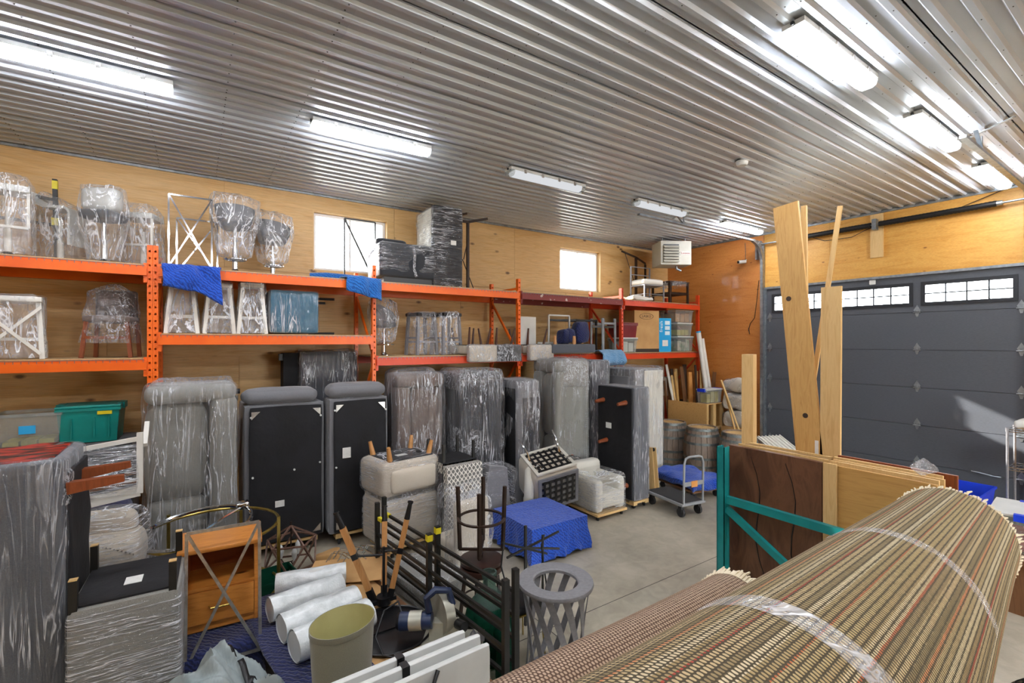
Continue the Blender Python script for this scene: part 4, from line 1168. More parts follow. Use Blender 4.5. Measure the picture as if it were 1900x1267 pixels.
# ------------------------------------------------------------------ dollies and sofas standing on end
def dolly(t, x0, x1, y0, y1, z=.15, m='lumber2', name='dolly'):
    d = part(t, name, MB().box(x0,y0,z-.035,x1,y0+.09,z-.002).box(x0,y1-.09,z-.035,x1,y1,z-.002).box(x0,y0+.09,z-.06,x0+.08,y1-.09,z-.036).box(x1-.08,y0+.09,z-.06,x1,y1-.09,z-.036)
         .box(x0,y0,z-.06,x0+.08,y0+.09,z-.035).box(x1-.08,y0,z-.06,x1,y0+.09,z-.035).box(x0,y1-.09,z-.06,x0+.08,y1,z-.035).box(x1-.08,y1-.09,z-.06,x1,y1,z-.035), MT[m], 'pine dolly frame')
    for x in (x0+.05, x1-.05):
        for y in (y0+.05, y1-.05):
            o = part(d, 'caster', MB().cyl((x-.012,y,.033),(x+.012,y,.033),.032,n=14).box(x-.018,y-.02,.035,x+.018,y+.02,z-.06), MT['rubber'])
    return d
SG = 'sofas and seats standing on end along the rack'
# A: wrapped light grey sofa, seat side out
t = thing('wrapped_sofa', 'light grey two-cushion sofa on end, wrapped, in front of the double orange post', 'sofa', (-.43, 5.85, 0), 0, SG)
part(t, 'backrest', MB().gbox((.29,.42,1.0),(.56,.3,1.96),.06,8), MT['f_lgrey'])
part(t, 'seat_cushion', MB().gbox((.27,.2,1.42),(.5,.18,.98),.09,10,.004,puff=.03), MT['f_lgrey'])
part(t, 'seat_cushion', MB().gbox((.27,.2,.5),(.5,.18,.84),.07,10,.004,puff=.03), MT['f_lgrey'])
part(t, 'seat_front', MB().gbox((.68,.28,1.0),(.25,.54,1.98),.08,10,.005), MT['f_lgrey'])
part(t, 'armrest', MB().gbox((.4,.28,2.02),(.8,.56,.2),.09,10,.01), MT['f_lgrey'])
part(t, 'foot', MB().cyl((.79,.5,1.98),(.86,.5,1.98),.03,n=10).cyl((.79,.5,1.9),(.84,.5,1.9),.03,n=10), MT['plastic_black'])
film(t, (.4,.28,1.06), (.8,.56,2.1), .06, 'film', 16, .018, seed=2)
film(t, (.42,.3,2.08), (.7,.5,.14), .05, 'film_thick', 12, .03, seed=4, name='bunched_wrap')
# B, C: dust-cloth undersides with bolster cushions
def underside(x0, x1, y0, y1, z0, z1, label, cpx, seed, labelpos):
    wd, dp, ht = x1-x0, y1-y0, z1-z0
    t = thing('sofa_base', label, 'sofa', (x0, y0, 0), 0, SG)
    part(t, 'frame', MB().gbox((wd/2,dp/2+.02,z0+ht/2),(wd,dp-.04,ht),.03,8), MT['f_grey'])
    part(t, 'dust_cover', MB().gbox((wd/2+.01,.02,z0+ht/2),(wd-.09,.035,ht-.05),.012,10,.012,2.2,seed=seed), MT['dust'])
    for sx in (0, 1):
        for sz in (0, 1):
            px, pz = (.075 if sx == 0 else wd-.055), z0+(.07 if sz == 0 else ht-.07)
            dx_, dz_ = (.09 if sx == 0 else -.09), (.09 if sz == 0 else -.09)
            part(t, 'corner_plate', MB().prism([(0,0),(dx_,0),(0,dz_)][::(1 if dx_*dz_ < 0 else -1)], .006, Matrix(((1,0,0,px),(0,0,1,-.008),(0,1,0,pz),(0,0,0,1)))), MT['steel'])
    sd = MB()
    for fx, fz in ((.08,.92),(.94,.9),(.1,.5),(.93,.55),(.6,.52)):
        sd.cyl((wd*fx,-.012,z0+ht*fz),(wd*fx,.004,z0+ht*fz),.012,n=10)
    part(t, 'stud', sd, MT['white_plastic'], kind='stuff')
    tagpaper(t, (wd*labelpos[0],-.004,z0+ht*labelpos[1]), .1, .075 if labelpos[2] else .13)
    film(t, (wd/2,dp/2+.03,z0+ht/2), (wd,dp-.06,ht), .03, 'film', 10, .006, .005, seed=seed)
    dolly(t, .08, wd-.08, .04, dp-.04, z0)
    c = solo('bolster_cushion', MB().gbox((0,0,.085),(cpx[1],.34,.17),.075,12,.008,6,seed=seed,puff=.02), MT['f_grey'], cpx[2], 'cushion', (x0+cpx[0], y0+.2, z1+.006), R(-2))
    return t
underside(.46, 1.345, 6.2, 6.98, .15, 1.81, 'sofa base on end showing a black dust cover, next to the wrapped light grey sofa', (.40,.80,'long grey bolster cushion on top of the black sofa base next to the grey sofa'), 3, (.42,.29,1))
underside(1.375, 2.12, 6.08, 6.43, .15, 1.84, 'narrower black-backed sofa base on end behind the upturned cream armchair', (.36,.70,'grey bolster cushion on top of the sofa base behind the cream armchair'), 5, (.27,.6,0))
# D: dark wrapped behind
t = thing('wrapped_sofa', 'charcoal sofa on end with a film-covered top, behind the two bolster cushions', 'sofa', (1.2, 7.02, 0), 0, SG)
part(t, 'body', MB().gbox((.39,.2,1.21),(.78,.36,2.42),.04,8,.004), MT['f_slate'])
part(t, 'underside', MB().box(-.2,.1,.0,.0,.36,2.40), MT['dust'])
part(t, 'foot', MB().box(-.25,.12,2.30,-.2,.2,2.39), MT['plastic_black'])
film(t, (.39,.2,1.21), (.78,.36,2.42), .04, 'film', 14, .03, .02, seed=8)
def stand(name, label, x0, x1, y0, y1, z1, m, wrapm='film', r=.06, amp=.014, seed=1, extra=None, z0=0, wrap=True):
    wd, dp, ht = x1-x0, y1-y0, z1-z0
    t = thing(name, label, 'sofa', (x0, y0, 0), 0, SG)
    if extra == 'seat':      # seat side out: recessed cushions, arm on top, front rail on the left
        part(t, 'backrest', MB().gbox((wd/2,dp*.65,z0+ht/2),(wd,dp*.68,ht-.02),r,8), MT[m])
        part(t, 'armrest', MB().gbox((wd/2,dp*.48,z1-.1),(wd,dp*.94,.2),.07,8), MT[m])
        part(t, 'seat_front', MB().gbox((.1,dp*.45,z0+ht/2-.08),(.2,dp*.88,ht-.2),.05,8), MT[m])
        for k in range(2):
            hh = (ht-.22)/2
            part(t, 'seat_cushion', MB().gbox((wd/2+.1,dp*.24,z0+.03+hh*(k+.5)),(wd-.24,dp*.26,hh-.02),.06,8,puff=.02), MT[m])
    elif extra == 'ribs':
        part(t, 'body', MB().gbox((wd/2,dp/2,z0+ht/2),(wd,dp,ht),r,8), MT[m])
        part(t, 'armrest', MB().gbox((wd*.28,-.0,z0+ht*.5),(wd*.5,.16,ht*.9),.06,8), MT[m])
        part(t, 'armrest', MB().gbox((wd*.74,-.02,z0+ht*.55),(wd*.4,.14,ht*.8),.06,8), MT[m])
    else:
        part(t, 'body', MB().gbox((wd/2,dp/2,z0+ht/2),(wd,dp,ht),r,8), MT[m])
    if wrap: film(t, (wd/2,dp/2-(.04 if extra == 'ribs' else 0),z0+ht/2), (wd,dp+(.1 if extra == 'ribs' else 0),ht), r, wrapm, 16, amp, seed=seed)
    return t
t = stand('wrapped_sofa', 'taupe sofa on end in loose film beside the orange post', 2.26, 2.98, 6.14, 6.72, 2.12, 'f_brown', extra='seat', seed=11, amp=.02)
film(t, (.3,.35,2.05), (.55,.5,.2), .05, 'film_thick', 12, .04, .02, seed=3, name='bunched_wrap')
t = stand('wrapped_sofa', 'dark slate sofa on end with bunched film halfway up, behind the trellis-print chair', 3.10, 3.83, 5.98, 6.74, 2.11, 'f_dark', extra='ribs', seed=12)
film(t, (.36,.2,1.15), (.7,.5,.42), .08, 'film_thick', 12, .05, .02, seed=7, name='bunched_wrap')
film(t, (.36,.3,2.0), (.72,.7,.3), .06, 'film_thick', 12, .02, .015, seed=9, name='top_wrap')
t = stand('wrapped_sofa', 'narrow black sofa on end with a grey film-wrapped edge, left of the tufted one', 3.95, 4.37, 5.75, 6.3, 1.99, 'f_grey', seed=13, amp=.01)
part(t, 'underside', MB().box(-.012,.04,.03,-.002,.52,1.86), MT['dust'])
part(t, 'front_panel', MB().box(.1,-.008,.05,.40,-.001,1.72), MT['f_dark'])
film(t, (.25,.02,1.0), (.33,.06,1.6), .02, 'film', 10, .02, .01, seed=3, name='front_wrap')
# H: large tufted sofa
t = thing('wrapped_sofa', 'tall grey tufted sofa on end with a studded edge, behind the cream tub chair', 'sofa', (4.71, 5.75, 0), 0, SG)
part(t, 'frame', MB().gbox((.42,.32,1.1),(.56,.63,2.2),.06,8), MT['f_lgrey'])
part(t, 'backrest', MB().gbox((.1,.52,1.08),(.24,.24,2.0),.06,10,.01), MT['f_lgrey'])
part(t, 'armrest', MB().gbox((.35,.32,2.17),(.72,.64,.22),.09,10,.006), MT['f_lgrey'])
for k in range(2): part(t, 'seat_cushion', MB().gbox((.1,.26,1.55-k*1.0),(.2,.3,.96),.08,10,puff=.02), MT['f_lgrey'])
part(t, 'front_rail', MB().gbox((.3,.06,1.08),(.62,.14,2.0),.05,8), MT['f_lgrey'])
nh = MB()
for k in range(60): nh.gbox((.605,-.012,.15+k*.032),(.014,.012,.014),.006,2)
part(t, 'nailhead', nh, MT['steel'], kind='stuff')
bt = MB()
for k in range(12): bt.gbox((-.022,.5+.06*(k % 2),.25+k*.15),(.014,.02,.02),.006,2)
part(t, 'tuft_button', bt, MT['f_grey'], kind='stuff')
film(t, (.35,.32,1.14), (.72,.64,2.28), .08, 'film', 16, .012, seed=15)
film(t, (.4,.2,2.05), (.5,.45,.42), .08, 'film_thick', 14, .03, .05, seed=16, name='bunched_wrap')
stand('wrapped_sofa', 'blue-grey sofa edge squeezed in beside the tall tufted one', 5.68, 6.12, 6.0, 6.40, 2.235, 'f_slate', r=.04, seed=17)
t = stand('wrapped_sofa', 'pale grey wrapped sofa on end behind the legged black one', 6.33, 7.05, 5.6, 6.42, 2.08, 'f_grey', r=.04, seed=18, amp=.01)
part(t, 'pale_panel', MB().gbox((.47,-.008,1.03),(.5,.02,2.04),.008,4), MT['f_white'])
part(t, 'side_cushion', MB().gbox((-.02,.35,1.3),(.06,.5,1.3),.03,6), MT['f_grey'])
film(t, (.36,.4,1.05), (.74,.84,2.1), .04, 'film', 14, .012, .025, seed=31, name='outer_wrap')
# K: on dolly, legs out
t = thing('sofa_base', 'black-bottomed sofa on end with four red-brown legs, on a pine dolly', 'sofa', (5.51, 4.92, 0), 0, SG)
part(t, 'frame', MB().gbox((.195,.38,.99),(.35,.76,1.73),.025,8), MT['f_slate'])
part(t, 'dust_cover', MB().gbox((.012,.385,.99),(.03,.72,1.7),.01,8,.005,3), MT['dust'])
for y, z in ((.14,1.62),(.62,1.62),(.55,.98),(.12,.35)):
    part(t, 'leg', MB().cyl((.005,y,z),(-.16,y+.02,z-.02),.04,.025,n=8), MT['redwood'])
tagpaper(t, (-.006,.5,1.22), .12, .09, 'left')
film(t, (.2,.36,.99), (.33,.74,1.72), .025, 'film', 12, .006, .012, seed=21)
dolly(t, .02, .36, .0, .7, .12)

# ------------------------------------------------------------------ chairs in the middle
def tub_armchair(t, wd, dp, ht, m, wrapm='film_h', seed=1):
    """upright armchair block: arms, back, seat"""
    part(t, 'seat', MB().gbox((wd/2,dp*.42,ht*.3),(wd*.72,dp*.8,ht*.36),.05,8,puff=.01), MT[m])
    part(t, 'backrest', MB().gbox((wd/2,dp-.1,ht*.52),(wd,.2,ht*.98),.08,8), MT[m])
    for sx in (0, 1): part(t, 'armrest', MB().gbox((.08 if sx == 0 else wd-.08,dp*.46,ht*.4),(.16,dp*.86,ht*.74),.07,8), MT[m])
    film(t, (wd/2,dp/2,ht*.42), (wd,dp,ht*.84), .08, wrapm, 14, .012, .012, seed=seed)
# lower cream armchair on a dolly, upper upside down on it
ang = R(10)
t = thing('wrapped_armchair', 'cream wrapped armchair on a dolly, under an upturned one', 'armchair', (1.80, 5.30, 0), ang, 'cream armchairs in stretch film')
part(t, 'seat', MB().gbox((.39,.3,.42),(.78,.6,.56),.09,10,.006), MT['f_cream'])
part(t, 'backrest', MB().gbox((.39,.5,.5),(.74,.16,.5),.06,8), MT['f_cream'])
film(t, (.39,.3,.42), (.78,.6,.56), .09, 'film_h', 14, .016, seed=4)
dolly(t, .1, .7, .05, .55, .135)
t = thing('wrapped_armchair', 'upturned cream wrapped armchair with four tapered oak legs', 'armchair', (1.79, 5.31, .72), ang, 'cream armchairs in stretch film')
part(t, 'body', MB().gbox((.39,.3,.22),(.8,.62,.42),.09,10,.006), MT['f_cream'])
part(t, 'armrest', MB().gbox((.39,-.02,.2),(.6,.07,.26),.04,8,puff=.01), MT['f_cream'])
part(t, 'underside', MB().box(.1,.04,.425,.7,.54,.437), MT['dust'])
for x, y in ((.12,.07),(.67,.09),(.13,.5),(.66,.5)):
    part(t, 'leg', MB().cyl((x,y,.43),(x+(x-.39)*.12,y+(y-.28)*.1,.60),.034,.022,n=12), MT['oak'])
part(t, 'care_label', MB().box(.3,.2,.438,.44,.28,.441), MT['paper'], 'white label')
film(t, (.39,.3,.22), (.8,.62,.42), .09, 'film_h', 14, .014, seed=6)
film(t, (.39,.3,.02), (.7,.56,.1), .05, 'film_thick', 10, .03, seed=7, name='bunched_wrap')
# patterned chair, upside down
t = thing('patterned_chair', 'grey and cream trellis-print chair upside down with black legs', 'chair', (2.52, 5.22, 0), R(4))
def curt(y, x0, x1, z0, z1, bow):
    return lambda a, b: Vector((x0+(x1-x0)*a, y - bow*math.sin(b*3.0) , z0+(z1-z0)*b))
mb = MB()
mb.grid(curt(0,.02,.54,.06,1.02,.03), 10, 14, uvs=(.52,.96))
mb.grid(lambda a, b: Vector((.54-.52*a, .09-.03*math.sin(b*3), .06+.96*b)), 10, 14, uvs=(.52,.96))
mb.grid(lambda a, b: Vector((.02, .09*(1-a)-.03*math.sin(b*3), .06+.96*b)), 3, 14, uvs=(.09,.96))
mb.grid(lambda a, b: Vector((.54, .09*a-.03*math.sin(b*3), .06+.96*b)), 3, 14, uvs=(.09,.96))
mb.add([(.02,0,1.02),(.54,0,1.02),(.54,.09,1.02),(.02,.09,1.02)], [(0,1,2,3)])
mb.add([(.02,0,.06),(.54,0,.06),(.54,.09,.06),(.02,.09,.06)], [(3,2,1,0)])
part(t, 'backrest', mb, MT['trellis'])
mb = MB().grid(lambda a, b: Vector((.02+.5*a, .1+.45*b, .92)), 6, 6, uvs=(.5,.45))
mb.grid(lambda a, b: Vector((.02, .55-.45*a, .92+.13*b)), 6, 3, uvs=(.45,.13)).grid(lambda a, b: Vector((.52, .1+.45*a, .92+.13*b)), 6, 3, uvs=(.45,.13)).grid(lambda a, b: Vector((.52-.5*a, .55, .92+.13*b)), 6, 3, uvs=(.5,.13))
part(t, 'seat', mb, MT['trellis'])
part(t, 'underside', MB().box(.02,.09,1.04,.52,.55,1.055), MT['dust'])
for x, y in ((.05,.12),(.49,.12),(.05,.52),(.49,.52)): part(t, 'leg', rod([((x,y,1.05),(x,y,1.28))], .016, True), MT['black'])
film(t, (.27,.02,.45), (.62,.3,.7), .08, 'film', 12, .05, .0, seed=9)
t = thing('wrapped_chair', 'grey slope-backed chair in film between the trellis-print chair and the cream tub chair', 'chair', (3.12, 5.25, 0), R(0))
part(t, 'backrest', MB().prism([(0,0),(.46,0),(.38,.86),(.1,.92),(.02,.5)], .12, Matrix(((1,0,0,0),(0,0,-1,.2),(0,1,0,0),(0,0,0,1)))), MT['f_grey'])
part(t, 'seat', MB().gbox((.23,.4,.3),(.44,.4,.2),.05,6), MT['f_grey'])
film(t, (.24,.2,.45), (.5,.42,.88), .08, 'film_h', 12, .03, .005, seed=12)
# cream tub chair tipped over, webbing out
t = thing('tub_chair', 'cream tub chair tipped upside down with black woven webbing and chrome legs', 'chair', (4.2, 5.33, .04), 0)
TM = Matrix.Translation((.05,.06,.50)) @ Matrix.Rotation(R(-10),4,'Y') @ Matrix.Rotation(R(-12),4,'Z') @ Matrix.Rotation(R(16),4,'X')
def wloc(p): return TM @ Vector(p)
part(t, 'body', MB().gbox((0,.02,.05),(.70,.62,.60),.10,10,puff=.01,M=TM), MT['f_cream'])
def arm(a, b):     # curved arm rolling out on the inner side
    th = R(95)+a*R(190); ph_ = 2*math.pi*b; rr = .07
    c0 = Vector((-.30, .02, .02)); e = Vector((.0, math.cos(th), math.sin(th)))
    return TM @ (c0 + Vector((-.12*math.sin(a*math.pi), e.y*.24, e.z*.26)) + e*rr*math.cos(ph_) + Vector((rr*math.sin(ph_), 0, 0)))
part(t, 'armrest', MB().grid(arm, 24, 14), MT['f_white'])
part(t, 'recess', MB().gbox((-.33,.02,.0),(.05,.36,.36),.02,6,M=TM), MT['f_white'])
def frame(mb, u0, v0, u1, v1, put, wd=.045):
    for q in rects(u0, v0, u1, v1, [(u0+wd, v0+wd, u1-wd, v1-wd)]): put(mb, *q)
    return mb
part(t, 'seat_frame', frame(MB(), -.31,-.28,.31,.28, lambda m, a, b, c_, d: m.box(a,b,.348,c_,d,.372,TM)), MT['f_white'])
part(t, 'back_frame', frame(MB(), -.31,-.22,.31,.31, lambda m, a, b, c_, d: m.box(a,-.325,b,c_,-.300,d,TM)), MT['f_grey'])
part(t, 'seat_lining', MB().box(-.27,-.24,.345,.27,.24,.352,TM), MT['f_white'])
part(t, 'back_lining', MB().box(-.27,-.306,-.18,.27,-.300,.27,TM), MT['f_lgrey'])
for k in range(5):
    y = -.2+k*.1
    part(t, 'webbing', MB().box(-.27,y-.02,.358+.004*(k % 2),.27,y+.02,.363+.004*(k % 2),TM), MT['plastic_black'])
    z = -.14+k*.093
    part(t, 'webbing', MB().box(-.27,-.318-.004*(k % 2),z-.018,.27,-.312-.004*(k % 2),z+.018,TM), MT['plastic_black'])
for k in range(6):
    x = -.22+k*.088
    part(t, 'webbing', MB().box(x-.018,-.24,.361+.004*((k+1) % 2),x+.018,.24,.366+.004*((k+1) % 2),TM), MT['plastic_black'])
    part(t, 'webbing', MB().box(x-.016,-.321-.004*((k+1) % 2),-.18,x+.016,-.316-.004*((k+1) % 2),.27,TM), MT['plastic_black'])
for x, sx in ((-.24, -1), (.24, 1)):
    for y, sy in ((-.2, -1), (.2, 1)):
        part(t, 'leg', MB().tube([wloc((x, y*.5, .36)), wloc((x, y*.8, .44)), wloc((x+.02*sx, y*1.2, .50)), wloc((x+.04*sx, y*2.0, .55))], [.018,.016,.014,.01], 8), MT['chrome'])
t = thing('wrapped_armchair', 'low cream armchair in film on black feet, beside the cream tub chair', 'armchair', (4.72, 4.86, .08), 0, 'cream armchairs in stretch film')
tub_armchair(t, .60, .72, .64, 'f_white', 'film_h', 5)
part(t, 'base_frame', MB().box(.0,.0,-.012,.6,.72,.02), MT['lumber2'])
for x in (.06, .54):
    for y in (.06, .66): part(t, 'foot', MB().cyl((x,y,-.08),(x,y,-.012),.02,.028,n=10), MT['plastic_black'])
# blue-blanketed ottoman
t = thing('blanketed_ottoman', 'square ottoman on the floor under a bright blue quilted blanket', 'ottoman', (3.18, 4.32, 0))
part(t, 'seat', MB().gbox((.4,.4,.2),(.76,.76,.4),.03,4), MT['f_dark'])
def drape(a, b):
    th = 2*math.pi*a
    cx_, sy_ = math.cos(th), math.sin(th)
    r_ = 1/max(abs(cx_), abs(sy_))
    if b < .5:
        k = b/.5; z = .425+.006*noise.noise(Vector((cx_*k*3, sy_*k*3, 2)))
        p = Vector((.4+cx_*r_*.405*k, .4+sy_*r_*.405*k, z))
    else:
        k = (b-.5)/.5
        nn = noise.noise(Vector((cx_*3, sy_*3, 5))); n2 = noise.noise(Vector((cx_*7, sy_*7, k*2)))
        hem = .03+.12*max(0, nn)
        out = .405+.015+.025*k*k+.03*n2*k
        if abs(abs(cx_)-abs(sy_)) < .12: out += .02*k
        z = .425-(.425-hem)*k
        if k > .8: out += .03*n2
        p = Vector((.4+cx_*r_*out, .4+sy_*r_*out, max(z, .02)))
    return p
part(t, 'moving_blanket', MB().grid(drape, 96, 24, True), MT['quilt'], ang=50)
# ------------------------------------------------------------------ flat cart, second dolly, barrels
t = thing('platform_cart', 'grey platform cart with a tubular handle beside the teal frame', 'cart', (6.1, 4.62, 0), R(-8))
part(t, 'deck', MB().gbox((0,0,.19),(.48,.78,.05),.02,5), MT['grey_paint'])
part(t, 'mat', MB().box(-.21,-.36,.2155,.21,.36,.219), MT['rubber'])
part(t, 'handle', MB().tube([(-.19,-.37,.2),(-.19,-.38,.78),(-.16,-.38,.86),(-.1,-.38,.88),(.1,-.38,.88),(.16,-.38,.86),(.19,-.38,.78),(.19,-.37,.2)], .017, 10), MT['grey_paint'])
part(t, 'cross_bar', MB().box(-.19,-.39,.46,.19,-.37,.52), MT['grey_paint'])
part(t, 'sticker', MB().box(-.06,-.396,.44,.06,-.391,.53), MT['stuff_org'], 'orange sticker')
for x in (-.17, .17):
    for y in (-.3, .3): part(t, 'wheel', MB().cyl((x-.02,y,.065),(x+.02,y,.065),.065,n=18).box(x-.03,y-.03,.07,x+.03,y+.03,.17), MT['rubber'])
t = thing('furniture_dolly', 'flat dolly half hidden under a folded blue blanket', 'dolly', (7.0, 5.02, 0), R(-10))
part(t, 'deck', MB().box(-.3,-.42,.12,.3,.42,.15), MT['scrap1'])
for x in (-.24, .24):
    for y in (-.36, .36): part(t, 'wheel', MB().cyl((x-.015,y,.05),(x+.015,y,.05),.05,n=14).box(x-.02,y-.02,.05,x+.02,y+.02,.12), MT['rubber'])
def lump(sx, sy, sz, amp, seed, n=16, r=.06): return MB().gbox((0,0,sz/2),(sx,sy,sz),r,n,amp,4.5,seed=seed)
solo('folded_blanket', lump(.72,.92,.17,.07,3,20), MT['quilt'], 'folded blue blanket draped over the flat dolly by the barrels', 'blanket', (7.0,5.0,.165), R(-10))
def barrel(p, label, rz=0, h=.9, r=.35):
    t = thing('wine_barrel', label, 'barrel', p, rz, 'weathered wine barrels')
    n = 20
    pr = lambda z: r*(.80+.20*math.sin(math.pi*min(1, max(0, z/h))))
    for k in range(n):
        a0, a1 = 2*math.pi*k/n+.012, 2*math.pi*(k+1)/n-.012
        V = []; Fs = []
        for i in range(7):
            z = h*i/6
            for aa in (a0, a1):
                V += [(pr(z)*math.cos(aa), pr(z)*math.sin(aa), z), ((pr(z)-.025)*math.cos(aa), (pr(z)-.025)*math.sin(aa), z)]
        for i in range(6):
            b = i*4; Fs += [(b,b+2,b+6,b+4),(b+3,b+1,b+5,b+7),(b+2,b+3,b+7,b+6),(b+1,b,b+4,b+5)]
        Fs += [(1,3,2,0),(24,26,27,25)]
        part(t, 'stave', MB().add(V, Fs), MT['barrelwood'])
    for z in (.03, .14, .30, .58, .74, .84):
        zz = z*h/.9; w_ = .045
        part(t, 'hoop', MB().lathe([(pr(zz)+.001,zz),(pr(zz)+.006,zz),(pr(zz+w_)+.006,zz+w_),(pr(zz+w_)+.001,zz+w_)], 40, closed=True), MT['hoop'])
    part(t, 'head', MB().cyl((0,0,h-.05),(0,0,h-.03),pr(h)-.02,n=32), MT['lumber2'])
    return t
barrel((8.30, 6.36, 0), 'wine barrel farthest from the teal frame, half hidden by the pale grey sofa', .1)
barrel((8.27, 5.62, 0), 'middle wine barrel below the plywood box', .25)
barrel((8.30, 4.88, 0), 'wine barrel nearest the teal frame', .4)
# ------------------------------------------------------------------ left pile
t = tote((PY(60,800,6.75).x, 6.78, 1.5), (.50,.42,.34), 'empty clear tote with yellow bottom beside the teal tote', 'tote_clear', 0, None, .2, 'stuff_yel', 'totes under the first rack bay')
part(t, 'product_label', MB().box(-.06,-.217,.14,.06,-.207,.22), MT['bluebox'], 'blue printed label')
t = tote((PY(172,800,6.75).x, 6.78, 1.5), (.50,.42,.36), 'teal lidded tote with a yellow paper label', 'tealtote', R(-2), 'tealtote', None, group='totes under the first rack bay', handles=True)
part(t, 'note', MB().box(.07,-.223,.29,.19,-.215,.325), MT['yellow'], 'yellow note')
for q in ((-.14,.05,-.13,.26),(.04,.05,.05,.26),(.16,.05,.17,.26)): part(t, 'rib', MB().box(q[0],-.222,q[1],q[2],-.2,q[3]), MT['tealtote'])
solo('wrapped_stack', MB().gbox((0,0,.745),(1.5,.7,1.49),.03,8,.006), MT['f_dark'], 'dark wrapped stack carrying the clear and teal totes', 'furniture', (PY(110,800,6.75).x-.12, 6.83, 0))
# L1: big wrapped sofa in front
t = thing('wrapped_sofa', 'large slate sofa on end in film at the picture edge, red-black cloth on top', 'sofa', (-1.5, 3.85, 0), 0, SG)
part(t, 'body', MB().gbox((.42,.33,.92),(.84,.66,1.8),.03,10,.004), MT['f_slate'])
part(t, 'top_cushion', MB().gbox((.42,.33,1.78),(.84,.66,.13),.03,8,.006), MT['f_slate'])
part(t, 'printed_cloth', MB().gbox((.44,.34,1.848),(.70,.56,.02),.008,12,.012,6), MT['redcloth'], 'red and black printed cloth under the film')
part(t, 'dust_cover', MB().gbox((.855,.35,.9),(.03,.58,1.7),.012,10,.02,3), MT['dust'])
for y, z, dz in ((.06,1.66,.02),(.42,1.66,.03)): part(t, 'leg', MB().tube([(.85,y,z),(1.12,y-.0,z+dz)], [.05,.03], 4), MT['redwood'])
film(t, (.42,.33,.92), (.84,.66,1.84), .03, 'film', 18, .012, .012, seed=5)
film(t, (.2,.02,1.5), (.36,.12,.6), .03, 'film_thick', 12, .012, .01, seed=6, name='doubled_wrap')
film(t, (.80,.12,1.66), (.12,.16,.2), .05, 'film_thick', 10, .05, .02, seed=8, name='bunched_wrap')
# support and white chair frame
solo('blanketed_stack', lump(.5,.46,1.16,.02,4,14), MT['quilt_navy'], 'stack under a navy quilted blanket, behind the red-legged slate sofa', 'furniture', (-.74, 5.36, 0))
a = PY(150, 945, 4.9); b = PY(246, 880, 4.9)
t = thing('white_chair', 'white wooden chair on its side, bound in wrinkled film', 'chair', (-.80, 5.18, 1.2), R(0))
z1 = PY(240, 812, 4.95).z-1.2
wd = .40
part(t, 'back_post', rod([((wd,0,0.05),(wd,0,z1))], .022, True), MT['white'])
part(t, 'back_post', rod([((0,0,0),(0,0,z1-.1))], .022, True), MT['white'])
part(t, 'top_rail', rod([((0,0,z1-.1),(wd,0,z1-.05))], .018, True), MT['white'])
part(t, 'bottom_rail', MB().bar((-.0,0,.02),(wd,0,.07),.03,.09), MT['white'])
for k in range(5): part(t, 'slat', rod([((.02,.0,.12+k*.075),(wd-.02,0,.15+k*.078))], .012, True), MT['scrap1' if k < 2 else 'f_grey'])
part(t, 'leg', rod([((wd+.03,.05,z1-.12),(wd+.03,.3,z1+.04))], .018, True), MT['white'])
film(t, (wd/2,.0,z1*.45), (wd*.86,.05,z1*.7), .02, 'film_h', 12, .02, .02, seed=4)
t = thing('wrapped_chair', 'cream studded chair in film between the slate sofa and the navy blanket', 'chair', (-.62, 4.82, 0), R(-6))
part(t, 'seat', MB().gbox((0,0,.78),(.56,.5,.56),.12,10,.01), MT['f_cream'])
part(t, 'backrest', MB().gbox((-.02,.12,1.08),(.48,.22,.26),.1,10,.01), MT['f_cream'])
part(t, 'plinth', MB().box(-.25,-.22,0,.25,.22,.5), MT['f_cream'])
nh = MB()
for k in range(24): nh.gbox((-.26+k*.0225,-.252+.0004*(k-12)**2*.1,.95+.1*math.sin(k/23*math.pi)),(.012,.012,.012),.005,2)
part(t, 'nailhead', nh, MT['steel'], kind='stuff')
film(t, (0,0,.86), (.58,.52,.7), .12, 'film_h', 14, .03, .01, seed=14)
# wrapped ottoman upside down in front
t = thing('wrapped_bench_seat', 'taupe seat upside down in banded film with black legs and a black base', 'ottoman', (-.62, 3.66, 0), R(-2))
part(t, 'body', MB().gbox((.27,.31,.5),(.54,.62,1.0),.03,8,.004), MT['f_lgrey'])
part(t, 'underside', MB().box(.02,.03,1.0,.52,.59,1.012), MT['dust'])
for x, y in ((.03,.03),(.5,.03),(.03,.58),(.5,.58)): part(t, 'leg', MB().box(x-.02,y-.02,.98,x+.02,y+.02,1.17), MT['black'])
for x, y in ((.03,.03),(.5,.03),(.03,.58),(.5,.58)): part(t, 'leg_tip', MB().box(x-.02,y-.02,1.17,x+.02,y+.02,1.176), MT['lumber2'])
tagpaper(t, (.28,.25,1.013), .09, .11, 'top')
film(t, (.27,.31,.49), (.54,.62,.97), .03, 'film_h', 16, .008, .008, seed=22)
